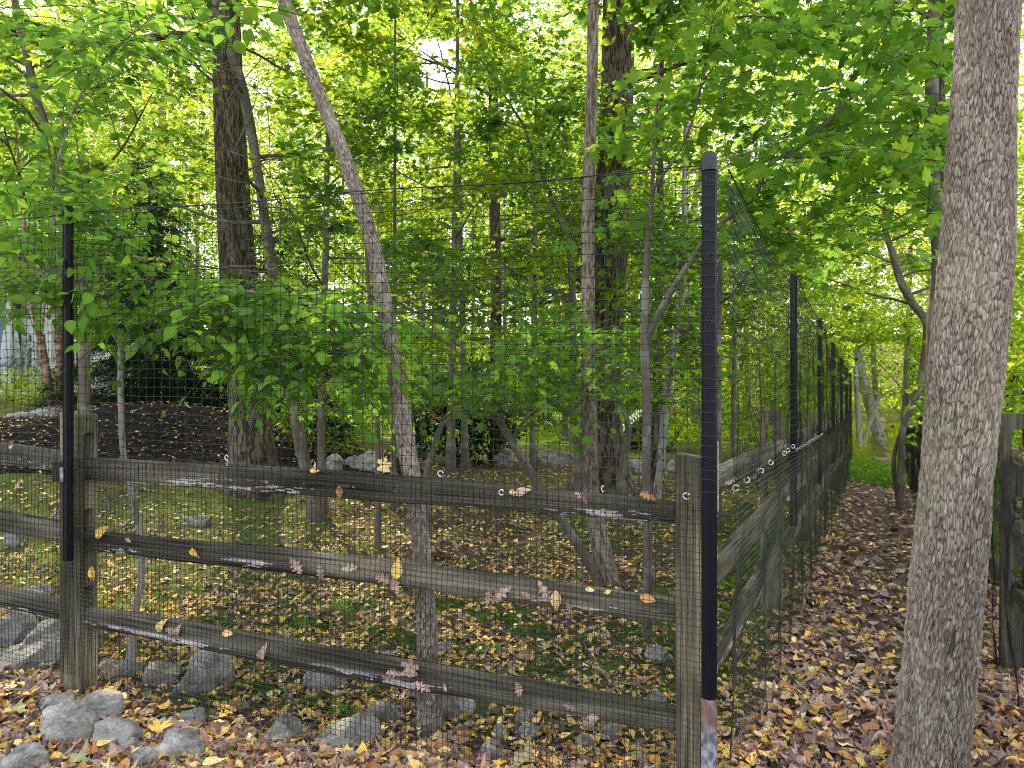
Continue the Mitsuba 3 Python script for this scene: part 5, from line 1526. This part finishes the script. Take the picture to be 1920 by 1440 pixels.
ok = np.abs(x - path_mid(d)) > rg.uniform(.2, .75, len(d)); x, d = x[ok], d[ok]
blades('tall_grass', 'tall sunlit yellow-green grass at the far end of the path', np.stack([x, d, height(x, d)], -1), .10, .34, .013, 953, u=.6)
n = 900
px = rg.uniform(1585, 1720, n); d = rg.uniform(14.8, 18.5, n) - .0 * px; x = (px - 960) / FPX * d
A = np.stack([x, d, height(x, d) + rg.uniform(.03, .28, n)], -1)
arr, _ = sprays(rg, A, rg.normal(0, 1, (n, 3)) * [1, 1, .3], .14, 6, .07, .38, .05, bright=.75)
put_uv('weeds', leaf_mesh(*arr, OV_LO), 'leaf', False, label='patch of fresh green weeds across the far end of the leafy path', category='weeds', kind='stuff')
n = 700
t = rg.uniform(1.2, 16, n); q = spos(0) + t[:, None] * SDIR - SN * rg.uniform(.12, .5, n)[:, None]
A = np.column_stack([q, height(q[:, 0], q[:, 1]) + rg.uniform(.05, .75, n) * rg.random(n)])
arr, _ = sprays(rg, A, rg.normal(0, 1, (n, 3)) * [1, 1, .4], .2, 7, .07, .3, .08)
put_uv('undergrowth', leaf_mesh(*arr, OV_LO), 'leaf', False, label='green undergrowth behind the side fence mesh', category='weeds', kind='stuff')


# ------------------------------------------------------------------ house, patio things
def bx(x0, x1, y0, y1, z0, z1):
    m = trimesh.creation.box((x1 - x0, y1 - y0, z1 - z0))
    m.apply_translation(((x0 + x1) / 2, (y0 + y1) / 2, (z0 + z1) / 2))
    return np.array(m.vertices), np.array(m.faces)


def house():
    Y = 24.0
    k = Y / FPX
    X = lambda px: (px - 960) * k
    Z = lambda py: CAM_H - (py - 720) * k
    key = thing('house', 'pale blue clapboard house with white trim and dark windows beyond the shrubs on the left', 'house')
    z0, z1 = .8, Z(560)
    n = int((z1 - z0) / .12)
    for i in range(n):                       # clapboards
        put(f'{key}__clapboard', bx(X(-420), X(12), Y - .03 - .0, Y + .1, z0 + i * .12, z0 + i * .12 + .112), 'siding')
    put(f'{key}__wall', bx(X(-420), X(14), Y + .02, Y + 7, z0, z1), 'siding')
    put(f'{key}__corner_board', bx(X(12.5), X(20), Y - .06, Y + .1, z0, z1), 'white_paint')
    put(f'{key}__porch_wall', bx(X(20), X(190), Y + .5, Y + 7, z0, z1), 'white_paint')
    put(f'{key}__cornice', bx(X(-420), X(195), Y - .35, Y + .52, z1, z1 + .3), 'white_paint')
    R = np.array([(X(-430), Y - .6, z1 + .28), (X(200), Y - .6, z1 + .28), (X(200), Y + 7.3, z1 + .28), (X(-430), Y + 7.3, z1 + .28), (X(-430), Y + 3.4, z1 + 2.6), (X(200), Y + 3.4, z1 + 2.6)])
    put(f'{key}__roof', (R, np.array([(0, 1, 5), (0, 5, 4), (3, 4, 5), (3, 5, 2), (0, 4, 3), (1, 2, 5), (0, 2, 1), (0, 3, 2)])), 'roof_shingle')

    def window(a, b, c, d, nx, ny, m='window_glass'):
        w = put(f'{key}__window', joinvf([bx(X(a) - .07, X(b) + .07, Y + .38, Y + .5, Z(d) - .07, Z(d)), bx(X(a) - .07, X(b) + .07, Y + .38, Y + .5, Z(c), Z(c) + .07),
                                          bx(X(a) - .07, X(a), Y + .38, Y + .5, Z(d), Z(c)), bx(X(b), X(b) + .07, Y + .38, Y + .5, Z(d), Z(c))] +
                                         [bx(X(a + (b - a) * i / nx) - .015, X(a + (b - a) * i / nx) + .015, Y + .41, Y + .485, Z(d), Z(c)) for i in range(1, nx)] +
                                         [bx(X(a), X(b), Y + .415, Y + .49, Z(c + (d - c) * i / ny) - .015, Z(c + (d - c) * i / ny) + .015) for i in range(1, ny)]), 'white_paint')
        put(f'{w}__pane', bx(X(a), X(b), Y + .46, Y + .498, Z(d), Z(c)), m)
    window(38, 49, 626, 640, 1, 1); window(58, 72, 626, 640, 1, 1); window(76, 90, 626, 640, 1, 1); window(93, 106, 626, 640, 1, 1)
    window(38.5, 46, 652, 680, 1, 3); window(91, 105, 650, 700, 2, 3); window(116, 150, 640, 700, 3, 3)
    window(-150, -90, 630, 690, 3, 3); window(-60, -20, 600, 690, 2, 4)
    dk = put(f'{key}__door', bx(X(60), X(80), Y + .42, Y + .5, Z(712), Z(650)), 'window_glass')
    for a in (55.5, 83.5, 111):
        put(f'{key}__column', bx(X(a) - .07, X(a) + .07, Y + .22, Y + .36, z0, z1), 'white_paint')
    dk = thing('deck_railing', 'white deck railing with balusters in front of the house porch', 'railing')
    put(f'{dk}__rail', bx(X(62), X(190), Y - 1.6, Y - 1.5, Z(691) - .03, Z(691) + .04), 'white_paint')
    put(f'{dk}__rail', bx(X(62), X(190), Y - 1.6, Y - 1.5, Z(712), Z(712) + .06), 'white_paint')
    for i in range(18):
        put(f'{dk}__baluster', bx(X(64 + i * 5) - .02, X(64 + i * 5) + .02, Y - 1.57, Y - 1.53, Z(712) + .06, Z(691) - .03), 'white_paint')
    for a in (77, 150):
        put(f'{dk}__post', bx(X(a) - .09, X(a) + .09, Y - 1.66, Y - 1.44, .7, Z(686)), 'white_paint')
    uk = thing('patio_umbrella', 'closed pale bluish-white patio umbrella standing in front of the blue house', 'umbrella')
    ux, uy = X(20) * .93, Y * .93
    g = float(height(ux, uy))
    a = np.linspace(0, 2 * np.pi, 25)
    prof = [(.05, 2.35), (.10, 2.2), (.15, 1.9), (.19, 1.5), (.23, 1.1), (.27, .8), (.2, .72)]
    V = np.array([[ux + r * (1 + .22 * np.cos(t * 6)) * np.cos(t), uy + r * (1 + .22 * np.cos(t * 6)) * np.sin(t), g + z] for r, z in prof for t in a])
    i, j = np.meshgrid(np.arange(6), np.arange(24), indexing='ij'); q = (i * 25 + j).ravel()
    put(f'{uk}__canopy', (V, np.vstack([np.stack([q, q + 1, q + 26], 1), np.stack([q, q + 26, q + 25], 1)])), 'umbrella_cloth', True)
    put(f'{uk}__pole', strands(np.array([[[ux, uy, g], [ux, uy, g + 1.2], [ux, uy, g + 2.45]]]), .025, 8), 'white_paint')
    put(f'{uk}__base', place(rbox(.5, .5, .08, .1), (ux, uy), np.array([1., 0]), g), 'galvanised')


house()


def patio_chair():
    Y = 17.0
    k = Y / FPX
    c = at(812, 800, Y)
    g = float(height(c[0], Y))
    key = thing('patio_chair', 'garden chair with rounded tan back, white arms and dark frame behind the leaning trunk', 'chair')
    a = np.linspace(-1.25, 1.25, 15)
    zt = at(0, 766, Y)[2]; zs = at(0, 800, Y)[2]
    rows = []
    for z, f in ((zs, .86), ((zs + zt) / 2, 1.0), (zt - .05, .9), (zt, .6)):
        rows.append(np.stack([c[0] + .30 * f * np.sin(a), Y + .25 * f * np.cos(a), np.full(15, z)], -1))
    V = np.concatenate(rows); n = 15
    i, j = np.meshgrid(np.arange(3), np.arange(n - 1), indexing='ij'); q = (i * n + j).ravel()
    F = np.vstack([np.stack([q, q + 1, q + n + 1], 1), np.stack([q, q + n + 1, q + n], 1)])
    V2 = V.copy(); V2[:, 1] += .05; V2[:, 2] += .001
    put(f'{key}__backrest', joinvf([(V, F), (V2, F[:, ::-1])]), 'tan_cloth')
    put(f'{key}__seat', place(rbox(.56, .5, .1, .04), (c[0], Y - .05), np.array([1., 0]), zs - .1), 'tan_cloth')
    for s in (-1, 1):
        put(f'{key}__armrest', place(rbox(.1, .55, .05, .02), (c[0] + s * .32, Y - .08), np.array([1., 0]), zs + .12), 'white_paint')
        for b in (-.28, .15):
            put(f'{key}__leg', bx(c[0] + s * .3 - .025, c[0] + s * .3 + .025, Y + b - .025, Y + b + .025, g - .02, zs + .12), 'black_steel')
    put(f'{key}__frame', bx(c[0] - .3, c[0] + .3, Y - .3, Y + .2, zs - .17, zs - .1), 'black_steel')
    scene['mat_tan_cloth'] = {'type': 'twosided', 'bsdf': diffuse((.55, .33, .22), .85, .2)}
    tk = thing('garden_table', 'low white garden table beside the tan garden chair', 'table')
    tc = at(842, 797, 16.8)
    put(f'{tk}__tabletop', place(rbox(.75, .5, .05, .03), tc[:2], np.array([1., 0]), tc[2] - .02), 'white_paint')
    for s in (-1, 1):
        for b in (-1, 1):
            put(f'{tk}__leg', bx(tc[0] + s * .32 - .02, tc[0] + s * .32 + .02, tc[1] + b * .2 - .02, tc[1] + b * .2 + .02, g - .05, tc[2] - .02), 'white_paint')
    ak = thing('garden_chair', 'black hoop-framed garden chair with a pale seat left of the tan garden chair', 'chair')
    ac = at(780, 800, 16.5)
    t = np.linspace(0, np.pi, 14)
    for off in (0, .3):
        put(f'{ak}__hoop', strands(np.stack([ac[0] - .2 + .22 * -np.cos(t), np.full(14, 16.4 + off), g + .15 + .95 * np.sin(t) ** .7], -1)[None], .022, 6), 'black_steel')
    put(f'{ak}__seat', place(rbox(.4, .4, .06, .03), (ac[0] - .2, 16.55), np.array([1., 0]), g + .42), 'white_paint')


patio_chair()


def woodpile():
    key = thing('woodpile', 'dark brown heap of logs right of the broad flared trunk', 'woodpile')
    rng = rngs(71)
    Y = 18.0
    p0, p1 = at(1150, 838, Y), at(1252, 838, Y)
    g = float(height((p0[0] + p1[0]) / 2, Y))
    w = p1[0] - p0[0]
    for r in range(5):
        m = 8 - r
        for i in range(m):
            x = p0[0] + w * .1 + (i + .5 * r) * w * .115 + rng.normal(0, .01)
            rad = rng.uniform(.06, .085)
            put_uv(f'{key}__log', tube(np.array([[x, Y - .35 + rng.normal(0, .05), g + .08 + r * .125], [x, Y, g + .08 + r * .125], [x, Y + .35, g + .08 + r * .125]])[::-1], np.array([rad] * 3), 9), 'log_bark')
    tk = thing('tarp', 'white tarp lying slanted over the dark heap of logs', 'tarp')
    s = np.linspace(0, 1, 22)
    A, B = np.meshgrid(s, s)
    Xx = p0[0] - .15 + A * w * 1.02
    Yy = Y - .5 + B
    Zt = g + .12 + .80 * np.clip(1 - np.abs(A - .62) / .66, 0, 1) + .08 * (fbm2(A * 5, B * 5, 3) - .5) - .04 * sm(.8, 1, np.abs(2 * B - 1))
    V = np.stack([Xx, Yy, Zt], -1).reshape(-1, 3)
    keep = A.ravel() < 2
    i, j = np.meshgrid(np.arange(21), np.arange(21), indexing='ij'); q = (i * 22 + j).ravel()
    F = np.vstack([np.stack([q, q + 1, q + 23], 1), np.stack([q, q + 23, q + 22], 1)])
    V2 = V + [0, 0, .012]
    put(tk, joinvf([(V, F[:, ::-1]), (V2, F)]), 'tarp', True)


woodpile()


# every opaque material answers on both sides
for _k in [k for k in scene if k.startswith('mat_') and scene[k]['type'] in ('principled', 'bumpmap')]:
    scene[_k] = {'type': 'twosided', 'bsdf': scene[_k]}
